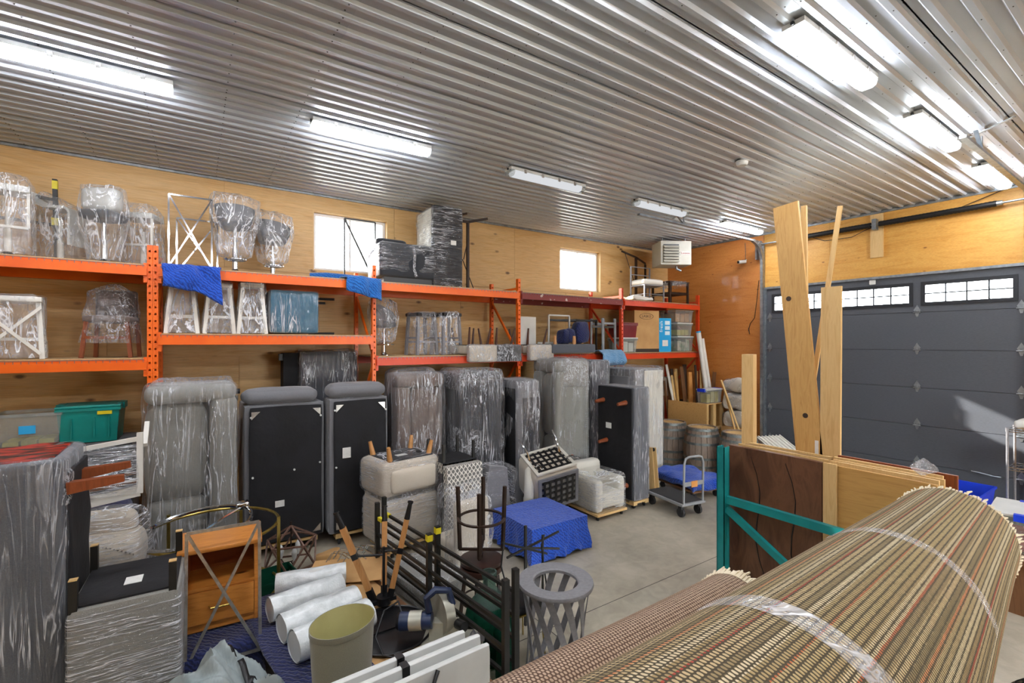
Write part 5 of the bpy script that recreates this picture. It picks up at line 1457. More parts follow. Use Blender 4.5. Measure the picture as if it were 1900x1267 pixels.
# nightstand on blanket stack
solo('blanketed_block', lump(.66,.9,.385,.015,6,14), MT['quilt_navy'], 'low block under a navy blanket, below the honey pine nightstand', 'furniture', (.10, 4.36, 0))
t = thing('nightstand', 'honey pine nightstand with an open shelf and one drawer', 'nightstand', (-.085, 4.19, .40), R(-4))
W_, D_, H_ = .49, .38, .62
part(t, 'side_panel', MB().box(0,.01,0,.025,D_,H_-.03), MT['honey']); part(t, 'side_panel', MB().box(W_-.025,.01,0,W_,D_,H_-.03), MT['honey'])
part(t, 'back_panel', MB().box(.025,D_-.015,.05,W_-.025,D_,H_-.03), MT['honey_in'])
part(t, 'top', MB().gbox((W_/2,D_/2-.01,H_-.005),(W_+.06,D_+.06,.035),.01,4), MT['honey'])
part(t, 'shelf', MB().box(.025,.012,.30,W_-.025,D_-.015,.325), MT['honey'])
dr = part(t, 'drawer', MB().box(.028,.0,.06,W_-.028,.3,.295), MT['honey'])
part(dr, 'handle', MB().tube([(.17,.0,.18),(.18,-.025,.175),(.31,-.025,.175),(.32,0,.18)], .007, 8), MT['brass'])
part(t, 'base_rail', MB().box(.025,.02,.0,W_-.025,.05,.055), MT['honey'])
xframe('table_base', 'tarnished chrome X-braced frame leaning in front of the pine nightstand', 'table base', (-.06, 3.93, .30), .455, .90, R(-9), R(-3), 'steel', .0105)
# round brass table frame and chrome ring
t = thing('round_table_frame', 'round brass table frame with straight legs behind the nightstand', 'table base', (.13, 5.2, 0))
part(t, 'ring', MB().ring((0,0,.82),.55,.014,64,8), MT['brass'])
for a in (200, 262, -20, 62, 128): 
    c_, s_ = math.cos(R(a)), math.sin(R(a))
    part(t, 'leg', rod([((c_*.565,s_*.565,0),(c_*.565,s_*.565,.88))], .014, True), MT['brass'])
part(t, 'lower_ring', MB().ring((0,0,.2),.55,.012,64,8), MT['brass'])
t = thing('chrome_ring', 'flat chrome table ring with a cross strap lying on the brass frame', 'table base', (.02, 5.15, .875), 0, rot=(R(3), R(-5), 0))
part(t, 'ring', MB().ring((0,0,0),.43,.02,64,8), MT['chrome'])
part(t, 'strap', MB().tube([(.38,.2,.01),(.2,.05,.0),(0,-.2,.0),(-.1,-.4,.005)], .014, 6), MT['chrome'])
part(t, 'clamp', MB().gbox((.37,.22,.02),(.12,.1,.07),.02,5), MT['chrome'])

# ------------------------------------------------------------------ platform with rolls, lamp shade, saw
pr = R(7)
PZ = .38
pl = thing('low_platform', 'low timber platform covered with cardboard and blankets', 'platform', (.98, 3.55, 0), -R(-7)*0+R(6.5))
part(pl, 'deck', MB().box(-.40,-1.1,PZ-.04,.50,1.05,PZ-.012), MT['scrap1'])
for x in (-.36,.46):
    for y in (-1.05,0,1.0): part(pl, 'leg', MB().box(x-.03,y-.03,0,x+.03,y+.03,PZ-.04), MT['scrap1'])
solo('cardboard_sheet', MB().gbox((0,0,0),(.62,1.75,.009),.003,10,.006), MT['card'], 'large flat sheet of cardboard under the mitre saw', 'cardboard', (1.13, 3.45, PZ-.002), R(6.5))
solo('cardboard_flap', MB().gbox((0,0,0),(.72,.42,.008),.003,10,.02,3), MT['card'], 'torn cardboard flap lying behind the tripod lamp', 'cardboard', (1.18, 4.52, PZ+.04), R(-28), rot=(R(4),R(-3),R(-28)))
solo('crumpled_cardboard', MB().gbox((0,0,.06),(.26,.2,.1),.03,10,.05,7), MT['card'], 'crumpled brown cardboard between the wire chandelier and the tripod lamp', 'cardboard', G(608,1043,.02)+Vector((0,0,0)))
solo('moving_blanket', MB().gbox((0,0,.0),(.52,2.0,.03),.012,14,.02,5), MT['quilt_navy'], 'navy blanket spread under the rolls of bubble wrap', 'blanket', (.68, 3.5, PZ+.008), R(6.5))
solo('folded_blanket', lump(.44,.44,.06,.012,7,12,.03), MT['quilt_navy'], 'folded navy blanket under the oval lamp shade', 'blanket', (.78, 2.88, PZ+.03), R(10))
def roll(p0, p1, r, label, seed):
    p0, p1 = Vector(p0), Vector(p1); d = p1-p0; L = d.length; c = (p0+p1)/2
    q = d.to_track_quat('Z', 'Y')
    t = thing('bubble_wrap_roll', label, 'bubble wrap', p0, 0, 'rolls of bubble wrap')
    def fn(a, b):
        th = 2*math.pi*a
        nn = noise.noise(Vector((math.cos(th)*1.5+seed*4, math.sin(th)*1.5, b*4)))
        return q @ Vector(((r+.012*nn)*math.cos(th)*1.06, (r+.012*nn)*math.sin(th)*.96, b*L))
    part(t, 'wrap', MB().grid(fn, 36, 20, True), MT['bubble'])
    part(t, 'core', MB().add([q @ Vector((r*.93*math.cos(2*math.pi*i/32), r*.9*math.sin(2*math.pi*i/32), .004+z*(L-.008))) for z in (0,1) for i in range(32)],
        [(i,(i+1)%32,32+(i+1)%32,32+i) for i in range(32)]+[tuple(reversed(range(32))), tuple(range(32,64))]), MT['white_plastic'])
    return t
for a, b, r, lab, sd in (((512,1083),(642,1062),.085,'bubble wrap roll lying farthest back, with a printed mark',1), ((500,1132),(632,1083),.095,'second bubble wrap roll, touching the farthest one',2),
                         ((522,1166),(660,1108),.10,'third bubble wrap roll from the back',3), ((545,1200),(684,1136),.105,'fattest bubble wrap roll, half behind the oval lamp shade',4)):
    roll(G(*a, PZ+.03+r), G(*b, PZ+.03+r), r, lab, sd)
c = PD(636, 1140, 2.9)
t = thing('lamp_shade', 'oval taupe linen lamp shade standing open side up', 'lamp shade', (c.x, c.y, PZ+.10), R(20))
rx, ry, hh = .20, .165, .36
def ov(k, z, n=48): return [(rx*k*math.cos(2*math.pi*i/n), ry*k*math.sin(2*math.pi*i/n), z) for i in range(n)]
def loft(rings):
    n = len(rings[0]); mb = MB(); V = [p for r_ in rings for p in r_]
    return mb.add(V, [(i*n+k, i*n+(k+1)%n, (i+1)*n+(k+1)%n, (i+1)*n+k) for i in range(len(rings)-1) for k in range(n)])
part(t, 'outer_cloth', loft([ov(.90,0), ov(1.0,hh)]), MT['shade'])
part(t, 'lining', loft([ov(.985,hh), ov(.885,.002)]), MT['shade_in'])
part(t, 'rim_band', loft([ov(1.0,hh-.035), ov(1.012,hh-.03), ov(1.012,hh), ov(.985,hh)]), MT['shade'])
part(t, 'bottom', MB().prism([(p[0],p[1]) for p in ov(.89,0)], .003), MT['shade_in'])
# mitre saw
c = G(790, 1190, PZ+.01)
t = thing('circular_saw', 'blue and silver electric saw lying on the cardboard', 'saw', (c.x, c.y, PZ+.004), R(-35))
t.scale = (1.15, 1.15, 1.15)
part(t, 'base_plate', MB().box(-.02,-.14,.0,.36,.12,.012).box(.2,-.14,.012,.36,-.1,.05), MT['saw_alu'])
part(t, 'motor', MB().cyl((-.16,.0,.13),(.04,.0,.14),.055,.05,n=18), MT['saw_blue'])
part(t, 'motor_cap', MB().cyl((-.18,.0,.13),(-.16,.0,.13),.045,.055,n=18), MT['plastic_black'])
part(t, 'motor_band', MB().cyl((-.1,0,.133),(-.02,0,.138),.058,n=18), MT['saw_alu'])
part(t, 'blade_guard', MB().cyl((.06,.06,.15),(.11,.10,.15),.13,n=28).box(.02,.0,.01,.2,.07,.12), MT['saw_alu'])
part(t, 'handle', MB().tube([(.02,.0,.2),(.01,-.02,.29),(.06,.0,.33),(.14,.03,.31),(.16,.04,.22)], [.024,.022,.024,.022,.024], 10), MT['saw_blue'])
part(t, 'dust_spout', MB().cyl((.2,.0,.12),(.25,-.05,.13),.03,n=14), MT['plastic_black'])
part(t, 'yellow_knob', MB().cyl((.1,-.13,.04),(.1,-.09,.04),.018,n=10), MT['yellow'])
part(t, 'power_cord', MB().tube([(-.15,.02,.16),(-.2,.1,.2),(-.28,.06,.16),(-.3,-.05,.06),(-.22,-.16,.02),(-.05,-.2,.02),(.1,-.18,.02)], .007, 6), MT['rubber_strip'])
part(t, 'fence', MB().prism([(0,0),(.09,0),(.09,.03),(.06,.06),(.04,.03),(.02,.06),(0,.03)], .03, Matrix(((1,0,0,.28),(0,0,-1,.0),(0,1,0,.03),(0,0,0,1)))), MT['grey_metal'])
# tripod lamp
hub = G(712, 1112, PZ+.07)
t = thing('tripod_lamp_base', 'wooden tripod lamp base upside down with black metal ends', 'lamp base', (hub.x, hub.y, PZ))
part(t, 'hub', MB().cyl((0,0,.04),(0,0,.10),.06,n=16).box(-.1,-.02,.05,.1,.02,.08), MT['plastic_black'])
o = Vector((hub.x, hub.y, PZ))
for px, py, d in ((623,950,hub.dot(Vector((CA,SA,0)))-.05), (762,930,hub.dot(Vector((CA,SA,0)))+.03), (714,938,hub.dot(Vector((CA,SA,0)))+.25)):
    tip = PD(px, py, d)-o
    st = Vector((tip.x*.22, tip.y*.22, .07)); a = st.lerp(tip, .12); b = st.lerp(tip, .82)
    part(t, 'socket', MB().bar(st, a, .05), MT['plastic_black'])
    part(t, 'leg', MB().bar(a, b, .043), MT['oak'])
    part(t, 'leg_tip', MB().cyl(b, tip, .024, .016, n=12).cyl(tip-(tip-b).normalized()*.012, tip, .024, n=12), MT['plastic_black'])
    m_ = st.lerp(tip, .5)
    part(t, 'spreader', MB().cyl(m_, (0,0,m_.z), .009, n=8), MT['plastic_black'])
    part(t, 'collar', MB().bar(st.lerp(tip,.47), st.lerp(tip,.53), .046), MT['plastic_black'])
part(t, 'pole', MB().cyl((0,0,.0),(0,0,.50),.012,n=10), MT['plastic_black'])
c = G(738, 1148, PZ+.02)
t = thing('round_tray', 'round black metal tray with a raised rim, beside the saw', 'tray', (1.22, 3.45, PZ+.008))
t.scale = (1.3, 1.3, 1)
part(t, 'plate', MB().lathe([(.23,0),(.24,.004),(.23,.008)], 40), MT['plastic_black'])
part(t, 'rim', MB().ring((0,0,.012),.235,.008,48,6), MT['plastic_black'])
part(t, 'cross_rib', MB().box(-.2,-.008,.008,.2,.008,.02), MT['plastic_black'])
t = thing('wire_basket', 'tangle of chrome wire hooks behind the tripod lamp', 'wire rack', (1.22, 4.62, PZ+.075))
mb = MB()
random.seed(3)
for k in range(12):
    a = Vector((random.uniform(-.2,.2), random.uniform(-.1,.1), random.uniform(.0,.05)))
    mb.tube([a, a+Vector((.06,.03,.06)), a+Vector((.14,-.02,.05)), a+Vector((.2,-.05,.0))], .005, 6)
part(t, 'wires', mb, MT['chrome'], kind='stuff')
# grey tarp
def tarp(a, b):
    x, y = (a-.5)*2, (b-.5)*2
    rr = max(abs(x), abs(y))
    k = 1-rr**2.2
    n1 = noise.noise(Vector((x*1.7+3, y*1.7, 1)))
    rid = 1-abs(noise.noise(Vector((x*2.6+y*1.2, y*1.1, 4))))*2.0
    rid2 = 1-abs(noise.noise(Vector((x*5+y*3, y*2.2, 9))))*2.0
    z = max(0, k)**.5*(.66+.16*n1+.11*rid+.03*rid2)
    q = 1+.25*noise.noise(Vector((x*1.2, y*1.2, 7)))
    return Vector((x*.40*q, y*.34*q, max(.0, z)))
t = solo('grey_tarpaulin', MB().grid(tarp, 60, 60), MT['tarp'], 'heap of grey tarpaulin with black straps in front of the chrome frame', 'tarpaulin', (.07, 3.12, .0), R(20), ang=60)
def strap(a0, b0, a1, b1):
    L = [tarp(a0+(a1-a0)*i/16, b0+(b1-b0)*i/16)+Vector((0,0,.012)) for i in range(17)]
    V = []; Fs = []
    for i, p in enumerate(L):
        d = (L[min(16,i+1)]-L[max(0,i-1)]); sdv = Vector((-d.y, d.x, 0)).normalized()*.016
        V += [p-sdv, p+sdv]
        if i: Fs.append((2*i-2, 2*i-1, 2*i+1, 2*i))
    o = part(t, 'strap', MB().add(V, Fs), MT['plastic_black'])
    md = o.modifiers.new('thick', 'SOLIDIFY'); md.thickness = .004
strap(.72,.15,.7,.9); strap(.55,.2,.95,.5)
# white folding tables
for k, (yy, zt, x1) in enumerate(((2.40,.88,1.30),(2.325,.875,1.36),(2.24,.865,1.37))):
    t = thing('folding_table', ['white folding table panel farthest from the picture edge, on edge', 'white folding table panel in the middle of three', 'white folding table with a black carrying handle, on edge'][k], 'folding table', (.38, yy, 0), R(2), 'folding tables stored on edge')
    part(t, 'panel', MB().gbox(((x1-.38)/2,0,zt/2),(x1-.38,.045,zt),.018,8), MT['white_plastic'])
    if k == 2:
        part(t, 'handle', MB().tube([(.42,-.025,zt-.02),(.45,-.05,zt-.06),(.62,-.05,zt-.06),(.66,-.025,zt-.01)], .012, 8), MT['plastic_black'])
    else: part(t, 'latch', MB().box(.5,-.026,zt-.05,.54,.026,zt+.004), MT['plastic_black'])
# geometric chandelier
c = PD(540, 1018, 5.08)
t = thing('wire_chandelier', 'icosahedral bronze chandelier with frosted bulbs, on the floor', 'chandelier', (c.x, c.y, .29))
ph = (1+5**.5)/2
iv = [Vector(p).normalized()*.285 for p in ((-1,ph,0),(1,ph,0),(-1,-ph,0),(1,-ph,0),(0,-1,ph),(0,1,ph),(0,-1,-ph),(0,1,-ph),(ph,0,-1),(ph,0,1),(-ph,0,-1),(-ph,0,1))]
RM = Matrix.Rotation(R(20),3,'Z') @ Matrix.Rotation(R(31.7),3,'X')
iv = [RM @ p for p in iv]
for i in range(12):
    for j in range(i):
        if (iv[i]-iv[j]).length < .31: part(t, 'strut', MB().bar(iv[i], iv[j], .016), MT['bronze'])
part(t, 'stem', MB().cyl((0,0,.05),(0,0,.33),.008,n=8), MT['rust'])
for k in range(3):
    a = R(120*k+40)
    part(t, 'arm', MB().tube([(0,0,-.1),(.07*math.cos(a),.07*math.sin(a),-.11),(.1*math.cos(a),.1*math.sin(a),-.06)], .007, 6), MT['rust'])
    part(t, 'bulb', MB().lathe([(.012,-.06),(.02,-.03),(.03,.02),(.022,.06),(.004,.09)], 12, Matrix.Translation((.1*math.cos(a),.1*math.sin(a),.0))), MT['white_plastic'])
tote((.62, 5.18, 0), (.42,.34,.26), 'dark green glass tub behind the bubble wrap rolls', 'glass_green', R(10), None, name='glass_tub')

# ------------------------------------------------------------------ bed frames, stools, bottles, bin
def bedframe(p0, p1, label, ht=1.0):
    p0, p1 = Vector(p0), Vector(p1); d = p1-p0
    t = thing('bed_end_frame', label, 'bed frame', p0, 0, 'black metal bed frames')
    for f in (0, .5, 1):
        q = d*f
        part(t, 'post', MB().box(q.x-.02,q.y-.02,0,q.x+.02,q.y+.02,ht), MT['black'])
    for z in (.36, .52, .68, .84):
        part(t, 'rail', MB().bar((0,0,z),(d.x,d.y,z),.022,.024), MT['black'])
    q = d*.5
    part(t, 'tape', MB().box(q.x-.023,q.y-.023,ht-.06,q.x+.023,q.y+.023,ht-.01), MT['yellow'], 'yellow tape')
    e = d*(.9 if 'near' in label else .02)
    e2 = d*(.98 if 'near' in label else .06)
    part(t, 'tape', MB().bar((e.x,e.y,.84),(e2.x,e2.y,.84),.032,.034), MT['yellow'], 'yellow tape')
    return t
bedframe((1.57,4.64,0), (1.82,2.67,0), 'black metal bed frame with square rails, the one next to the upturned bar stool', 1.0)
bedframe((1.475,4.56,0), (1.70,2.61,0), 'black metal bed frame with square rails, the one next to the saw', .985)
p = PD(893, 1045, 4.4)
zs = p.z
t = thing('bar_stool', 'dark bronze bar stool with a round brown seat, under an upturned one', 'stool', (p.x, p.y, 0))
for k in range(4):
    a = R(45+90*k)
    part(t, 'leg', rod([((.2*math.cos(a),.2*math.sin(a),0),(.15*math.cos(a),.15*math.sin(a),zs-.06))], .013, True), MT['rust'])
part(t, 'foot_ring', MB().ring((0,0,.16),.185,.01,32,6), MT['rust'])
part(t, 'seat', MB().lathe([(.0,zs-.07),(.18,zs-.07),(.2,zs-.045),(.195,zs-.01),(.17,zs),(.0,zs)], 32), MT['seat_brown'])
t = thing('bar_stool', 'upturned dark bronze bar stool standing on another stool, legs in the air', 'stool', (p.x, p.y, zs+.002), R(10))
part(t, 'seat', MB().lathe([(.0,0),(.17,0),(.195,.015),(.2,.045),(.0,.05)], 32), MT['seat_brown'])
part(t, 'swivel_post', MB().cyl((0,0,.05),(0,0,.26),.015,n=10), MT['rust'])
part(t, 'spider', MB().bar((-.15,-.15,.13),(.15,.15,.13),.025,.02).bar((-.15,.15,.13),(.15,-.15,.13),.025,.02), MT['rust'])
hL = PD(893, 900, 4.4).z-zs
for k in range(4):
    a = R(45+90*k)
    part(t, 'leg', rod([((.2*math.cos(a),.2*math.sin(a),.13),(.22*math.cos(a),.22*math.sin(a),hL+random.uniform(-.02,.02)))], .014, True), MT['rust'])
part(t, 'foot_ring', MB().ring((0,0,.42),.215,.014,40,6), MT['rust'])
t = thing('demijohn', 'green glass demijohn with a clear neck behind the bed frame', 'bottle', (1.99, 3.30, 0))
bp = [(.0,.0),(.17,.0),(.2,.05),(.205,.3),(.18,.40),(.1,.50),(.055,.56),(.05,.62)]
part(t, 'body', MB().lathe(bp[:5]+[(.15,.44)], 36), MT['glass_green'])
part(t, 'neck', MB().add([(r_*math.cos(2*math.pi*i/32), r_*math.sin(2*math.pi*i/32), z) for r_, z in [(.15,.44)]+bp[5:]+[(.062,.65),(.062,.68),(.05,.68)] for i in range(32)], [(j*32+i, j*32+(i+1)%32, (j+1)*32+(i+1)%32, (j+1)*32+i) for j in range(6) for i in range(32)]), MT['glass_clear'])
t = thing('demijohn', 'slim dark green bottle beside the end posts of the bed frames', 'bottle', (1.945, 2.98, 0))
part(t, 'body', MB().lathe([(.0,.0),(.07,.0),(.08,.03),(.08,.34),(.06,.42),(.026,.5),(.024,.6),(.03,.605),(.03,.62)], 32), MT['glass_green'])
# slatted waste bin
c = PD(1031, 1075, 3.56)
t = thing('slatted_bin', 'grey steel waste bin with diagonal slats and a wide ring top', 'waste bin', (c.x, c.y, 0))
ht = .76
part(t, 'top_ring', MB().lathe([(.165,ht-.03),(.28,ht-.03),(.285,ht-.015),(.28,ht),(.175,ht),(.165,ht-.01)], 56, closed=True), MT['grey_metal'])
part(t, 'base_ring', MB().lathe([(.2,.0),(.235,.0),(.235,.05),(.2,.05)], 48, closed=True), MT['grey_metal'])
part(t, 'liner', MB().lathe([(.20,.05),(.2,.06)], 40), MT['plastic_black'])
def slat(a0, tw, r0, r1, off):
    V = []; n = 10
    for i in range(n+1):
        f = i/n; a = a0+tw*f; r_ = r0+(r1-r0)*f - .035*math.sin(math.pi*f) + off; z = .04+(ht-.065)*f
        for da, dr in ((-.11,0),(.11,0),(.11,-.006),(-.11,-.006)):
            V.append(((r_+dr)*math.cos(a+da), (r_+dr)*math.sin(a+da), z))
    Fs = [(i*4+k, i*4+(k+1)%4, i*4+4+(k+1)%4, i*4+4+k) for i in range(n) for k in range(4)]
    return MB().add(V, Fs)
for k in range(13):
    part(t, 'slat', slat(2*math.pi*k/13, R(-58), .235, .262, 0), MT['grey_metal'])
# wire side table / lamp frames behind the bin
c = PD(975, 1040, 4.25)
t = thing('wire_side_table', 'thin black wire side table frame between the ottoman and the bin', 'table base', (c.x, c.y, 0))
z1 = PD(965, 975, 4.25).z
part(t, 'upright', rod([((0,0,0),(0,0,z1))], .01, True), MT['black'])
part(t, 'upright', rod([((.18,-.02,.0),(.18,-.02,z1-.12))], .008, True), MT['black'])
part(t, 'arm', rod([((-.22,.05,z1-.12),(.2,-.06,z1-.28)),((-.2,.0,z1-.24),(.42,.04,z1-.16)),((0,0,z1-.2),(.36,-.04,z1-.28))], .008, True), MT['black'])
part(t, 'cable', MB().tube([(-.2,.05,z1-.1),(-.26,.0,z1-.3),(-.2,.0,z1-.5),(-.05,.02,.15)], .008, 6), MT['rubber_strip'])
part(t, 'cable', MB().tube([(.2,-.02,z1-.12),(.14,-.05,z1-.2),(.16,-.08,z1-.45),(.24,-.05,.1)], .007, 6), MT['rubber_strip'])
c = PD(962, 1110, 3.9)
t = thing('black_stool', 'small black padded stool with thin brass legs, half behind the bin', 'stool', (c.x, c.y, 0))
zz = c.z
part(t, 'seat', MB().gbox((0,0,zz-.02),(.3,.3,.06),.02,6), MT['plastic_black'])
part(t, 'rim', MB().box(-.155,-.155,zz-.06,.155,.155,zz-.05), MT['brass'])
for x in (-.13,.13):
    for y in (-.13,.13): part(t, 'leg', rod([((x,y,zz-.05),(x*1.2,y*1.2,0))], .006), MT['brass'])
# wrapped clear bundle behind bed frame
t = thing('wrapped_mirror', 'flat bundle in clear film lying behind the black bed frame', 'furniture', (1.95, 4.55, 0), R(12))
part(t, 'body', MB().gbox((0,0,.1),(.5,.75,.18),.03,6), MT['f_lgrey'])
film(t, (0,0,.12), (.52,.78,.2), .04, 'film_thick', 12, .03, seed=7)
t = thing('wrapped_chair', 'pale film-wrapped chair back standing behind the upturned bar stool', 'chair', (2.42, 4.55, 0), R(5))
part(t, 'backrest', MB().gbox((.1,.0,.42),(.44,.12,.84),.1,8,.01), MT['f_cream'])
part(t, 'seat', MB().gbox((.1,.24,.3),(.42,.4,.14),.05,6), MT['f_cream'])
film(t, (.1,.05,.44), (.5,.3,.88), .1, 'film_thick', 12, .04, seed=8)
# ------------------------------------------------------------------ corner: plywood box, scrap lumber, tubes, bundles
t = thing('plywood_box', 'plywood crate with an open framed front behind the barrels', 'crate', (8.75, 5.84, 0))
part(t, 'side_panel', MB().box(0,0,0,.018,.96,1.27), MT['lumber_x'])
part(t, 'top', MB().box(.02,0,1.252,.6,.28,1.27), MT['lumber_x'])
part(t, 'back_panel', MB().box(.02,.94,0,.6,.96,1.25), MT['scrap2'])
part(t, 'side_panel', MB().box(.582,0,0,.6,.94,1.25), MT['lumber_x'])
for x in (.03,.24,.29,.54): part(t, 'stud', MB().box(x,.0,0,x+.04,.05,1.25), MT['lumber2'])
part(t, 'rail', MB().box(.02,.0,.72,.58,.045,.77), MT['lumber2'])
random.seed(11)
SCR = [ # px bottom, px top, y bottom, y top, width, material, label
 (1268,1236,762,676,.07,'white','pale grey stick leaning across the scrap lumber'),
 (1247,1232,764,706,.05,'scrap1','brown lath at the outer end of the scrap lumber'),
 (1256,1238,764,700,.05,'scrap1','second brown lath in the scrap lumber'),
 (1264,1246,764,696,.06,'lumber2','pale pine lath leaning in the scrap lumber'),
 (1272,1252,764,690,.05,'lumber','tan pine lath in the scrap lumber'),
 (1262,1254,740,684,.08,'lumber2','upright pale pine offcut in the scrap lumber'),
 (1284,1264,760,680,.11,'scrap1','wide brown board leaning in the scrap lumber'),
 (1290,1280,757,690,.12,'stuff_org','orange-brown plywood offcut in the scrap lumber'),
 (1276,1270,735,676,.09,'scrap2','blackened board behind the scrap lumber'),
 (1302,1290,722,677,.06,'scrap2','dark lath standing above the clear yellow-lidded tote'),
 (1311,1300,722,686,.04,'lumber2','thin pale lath above the clear yellow-lidded tote'),
 (1319,1310,722,674,.09,'scrap2','dark planed board beside the white tubes'),
 (1333,1326,724,690,.11,'scrap1','film-bound brown board end above the crate'),
 (1252,1246,720,684,.06,'scrap2','short dark offcut deep in the scrap lumber'),
 (1296,1293,716,688,.05,'oak','short honey offcut among the dark laths'),
]
for i, (pb, pt, yb, yt, w_, m, lab) in enumerate(SCR):
    f = min(1, max(0, (pb-1247)/72))
    b = Vector((8.84+.44*f, 6.68-.5*f+.03*(i % 3), .02))
    dpt = b.x*CA+b.y*SA
    tp = PD(pt, yt, dpt+.12)
    solo('scrap_board', MB().bar(Vector((0,0,0)), tp-b, w_, .02+.012*(i % 3), up=(0,1,0)), MT[m], lab, 'board', b, 0, 'scrap lumber leaning in the corner')
tote((9.06, 5.98, 1.272), (.5,.24,.27), 'clear tote with yellow papers and blue latches on the plywood crate', 'tote_clear', R(-3), 'white_plastic', .9, 'stuff_yel', None, handles='blue')
solo('polystyrene_block', MB().gbox((0,0,.1),(.4,.2,.42),.02,4), MT['white'], 'white polystyrene block standing behind the scrap lumber', 'packing', (8.98, 6.98, 1.45), R(5))
for k, (p0, p1, r_, lab) in enumerate((((1307,705),(1296,617),.05,'thick white cardboard tube with a blue end against the rack end'), ((1314,700),(1303,628),.04,'thinner white tube beside the thick one'))):
    a, b = PY(p0[0],p0[1],6.18+.04*k), PY(p1[0],p1[1],6.33)
    d = (a-b).normalized(); tt = (a.z-.01)/max(.01,-d.z); base = a+d*tt
    base = Vector((9.5+.07*k, 6.12-.06*k, .01))
    t = thing('cardboard_tube', lab, 'tube', base, 0, 'tubes leaning on the rack end')
    part(t, 'tube', MB().cyl((0,0,0), b-base, r_, n=18), MT['white'])
    if k == 0: part(t, 'end_cap', MB().cyl((b-base), (b-base)+(b-base).normalized()*.03, r_*1.02, n=18), MT['bluebox'])
for k, (pa, pb, w_, m, lab) in enumerate((((1374,806),(1338,705),.035,'lumber2','long pale stick leaning in front of the wrapped bundles'), ((1366,806),(1344,722),.03,'lumber','second long stick leaning in front of the wrapped bundles'))):
    a, b = PD(pa[0],pa[1],9.35), PD(pb[0],pb[1],9.75)
    d = (a-b).normalized(); base = a+d*((a.z-.03)/-d.z)
    solo('long_stick', MB().bar((0,0,0), b-base, w_, .02), MT[m], lab, 'board', base)
for k, (px, py, zc, sz, lab) in enumerate(((1362,718,1.66,.24,'topmost cream bundle in crumpled film by the amber wall'), (1362,745,1.33,.30,'middle cream bundle in crumpled film by the amber wall'), (1368,775,.97,.30,'lowest cream bundle in crumpled film by the amber wall'))):
    t = thing('wrapped_bundle', lab, 'bundle', (9.40, 5.53, zc-sz/2), 0, 'film-wrapped bundles in the corner')
    part(t, 'cushion', MB().gbox((0,0,sz/2),(.38,.52,sz+.02),.08,12,.06,5,seed=k), MT['f_cream'])
    film(t, (0,0,sz/2), (.38,.52,sz), .08, 'film_thick', 12, .05, .015, seed=k+3, name='plastic_wrap')
t = thing('brown_carton', 'tall brown carton under the cream bundles by the amber wall', 'carton', (9.14, 5.3, 0))
part(t, 'box', MB().box(0,0,0,.44,.46,.80), MT['card'])
part(t, 'tape', MB().box(.19,-.002,.3,.25,.0,.8), MT['lumber2'])
for k, (px, lab) in enumerate(((1209,'pine plank leaning against the legged black sofa'), (1216,'second pine plank with a black knob, leaning beside the first'))):
    a = G(px+2, 915-2*k, 0); b = PD(px-4, 830, a.dot(Vector((CA,SA,0)))+.05)
    t = thing('leaning_plank', lab, 'board', a)
    part(t, 'plank', MB().bar((0,0,.012), b-a, .1, .025, up=(1,.3,0)), MT['lumber2'])
    if k: part(t, 'knob', MB().cyl((b-a)*.97+Vector((-.03,-.02,0)), (b-a)*.97+Vector((-.06,-.05,0)), .03, n=10), MT['plastic_black'])
# white dollhouse-like crate
t = thing('white_slatted_crate', 'white box with a sloping ribbed lid by the overhead door', 'crate', (8.95, 4.42, 0), R(-20))
part(t, 'body', MB().prism([(-.3,0),(.3,0),(.3,.45),(-.3,.72)], .5, Matrix(((0,0,1,-.25),(-1,0,0,0),(0,1,0,0),(0,0,0,1)))), MT['white'])
part(t, 'lid', MB().prism([(-.33,.735),(.33,.445),(.33,.475),(-.33,.765)], .56, Matrix(((0,0,1,-.28),(-1,0,0,0),(0,1,0,0),(0,0,0,1)))), MT['white'])
for k in range(7): part(t, 'rib', MB().bar((-.24+k*.08, .33, .775), (-.24+k*.08, -.33, .485), .022), MT['white'])

# ------------------------------------------------------------------ teal upright frame, slabs and boards
t = thing('teal_rack_upright', 'teal steel rack upright frame with a diagonal brace', 'rack frame', (4.30, 1.12, 0))
def chan(y, h_):
    return MB().box(-.045,y-.04,0,-.039,y+.04,h_).box(-.045,y-.04,0,.045,y-.034,h_).box(-.045,y+.034,0,.045,y+.04,h_).box(.039,y-.04,0,.045,y-.02,h_).box(.039,y+.02,0,.045,y+.04,h_)
for y, zz in ((0, 1.36), (1.57, 1.53)): part(t, 'post', chan(y, zz), MT['teal_paint'])
part(t, 'cross_bar', MB().bar((0,.04,1.02),(0,1.53,1.02),.05,.07), MT['teal_paint'])
part(t, 'cross_bar', MB().bar((0,.04,.2),(0,1.53,.2),.05,.07), MT['teal_paint'])
part(t, 'brace', MB().bar((0,1.53,.93),(0,.3,.2),.045,.06), MT['teal_paint'])
for y in (0, 1.57): part(t, 'foot_plate', MB().box(-.08,y-.07,0,.08,y+.07,.008), MT['teal_paint'])
def sheet(x, y0, y1, z1, th, m, label, group='boards stacked behind the teal frame', tilt=.0, name='wood_panel', r=.006):
    return solo(name, MB().gbox((th/2,(y1-y0)/2,z1/2),(th,y1-y0,z1),r,4), MT[m], label, 'board', (x, y0, 0), 0, group, rot=(0, tilt, 0))
sheet(4.44, 1.87, 2.72, 1.525, .055, 'darkwood', 'dark cracked wooden slab directly behind the teal frame', name='wood_slab', r=.012)
crk = MB()
for base in ((.62,.0),(.3,.1)):
    pts = [(-.002, base[0]-.05*math.sin(k*.9)-.02*k, 1.45-k*.16) for k in range(9)]
    crk.tube(pts, [.002+.004*math.sin(k/8*math.pi) for k in range(9)], 5)
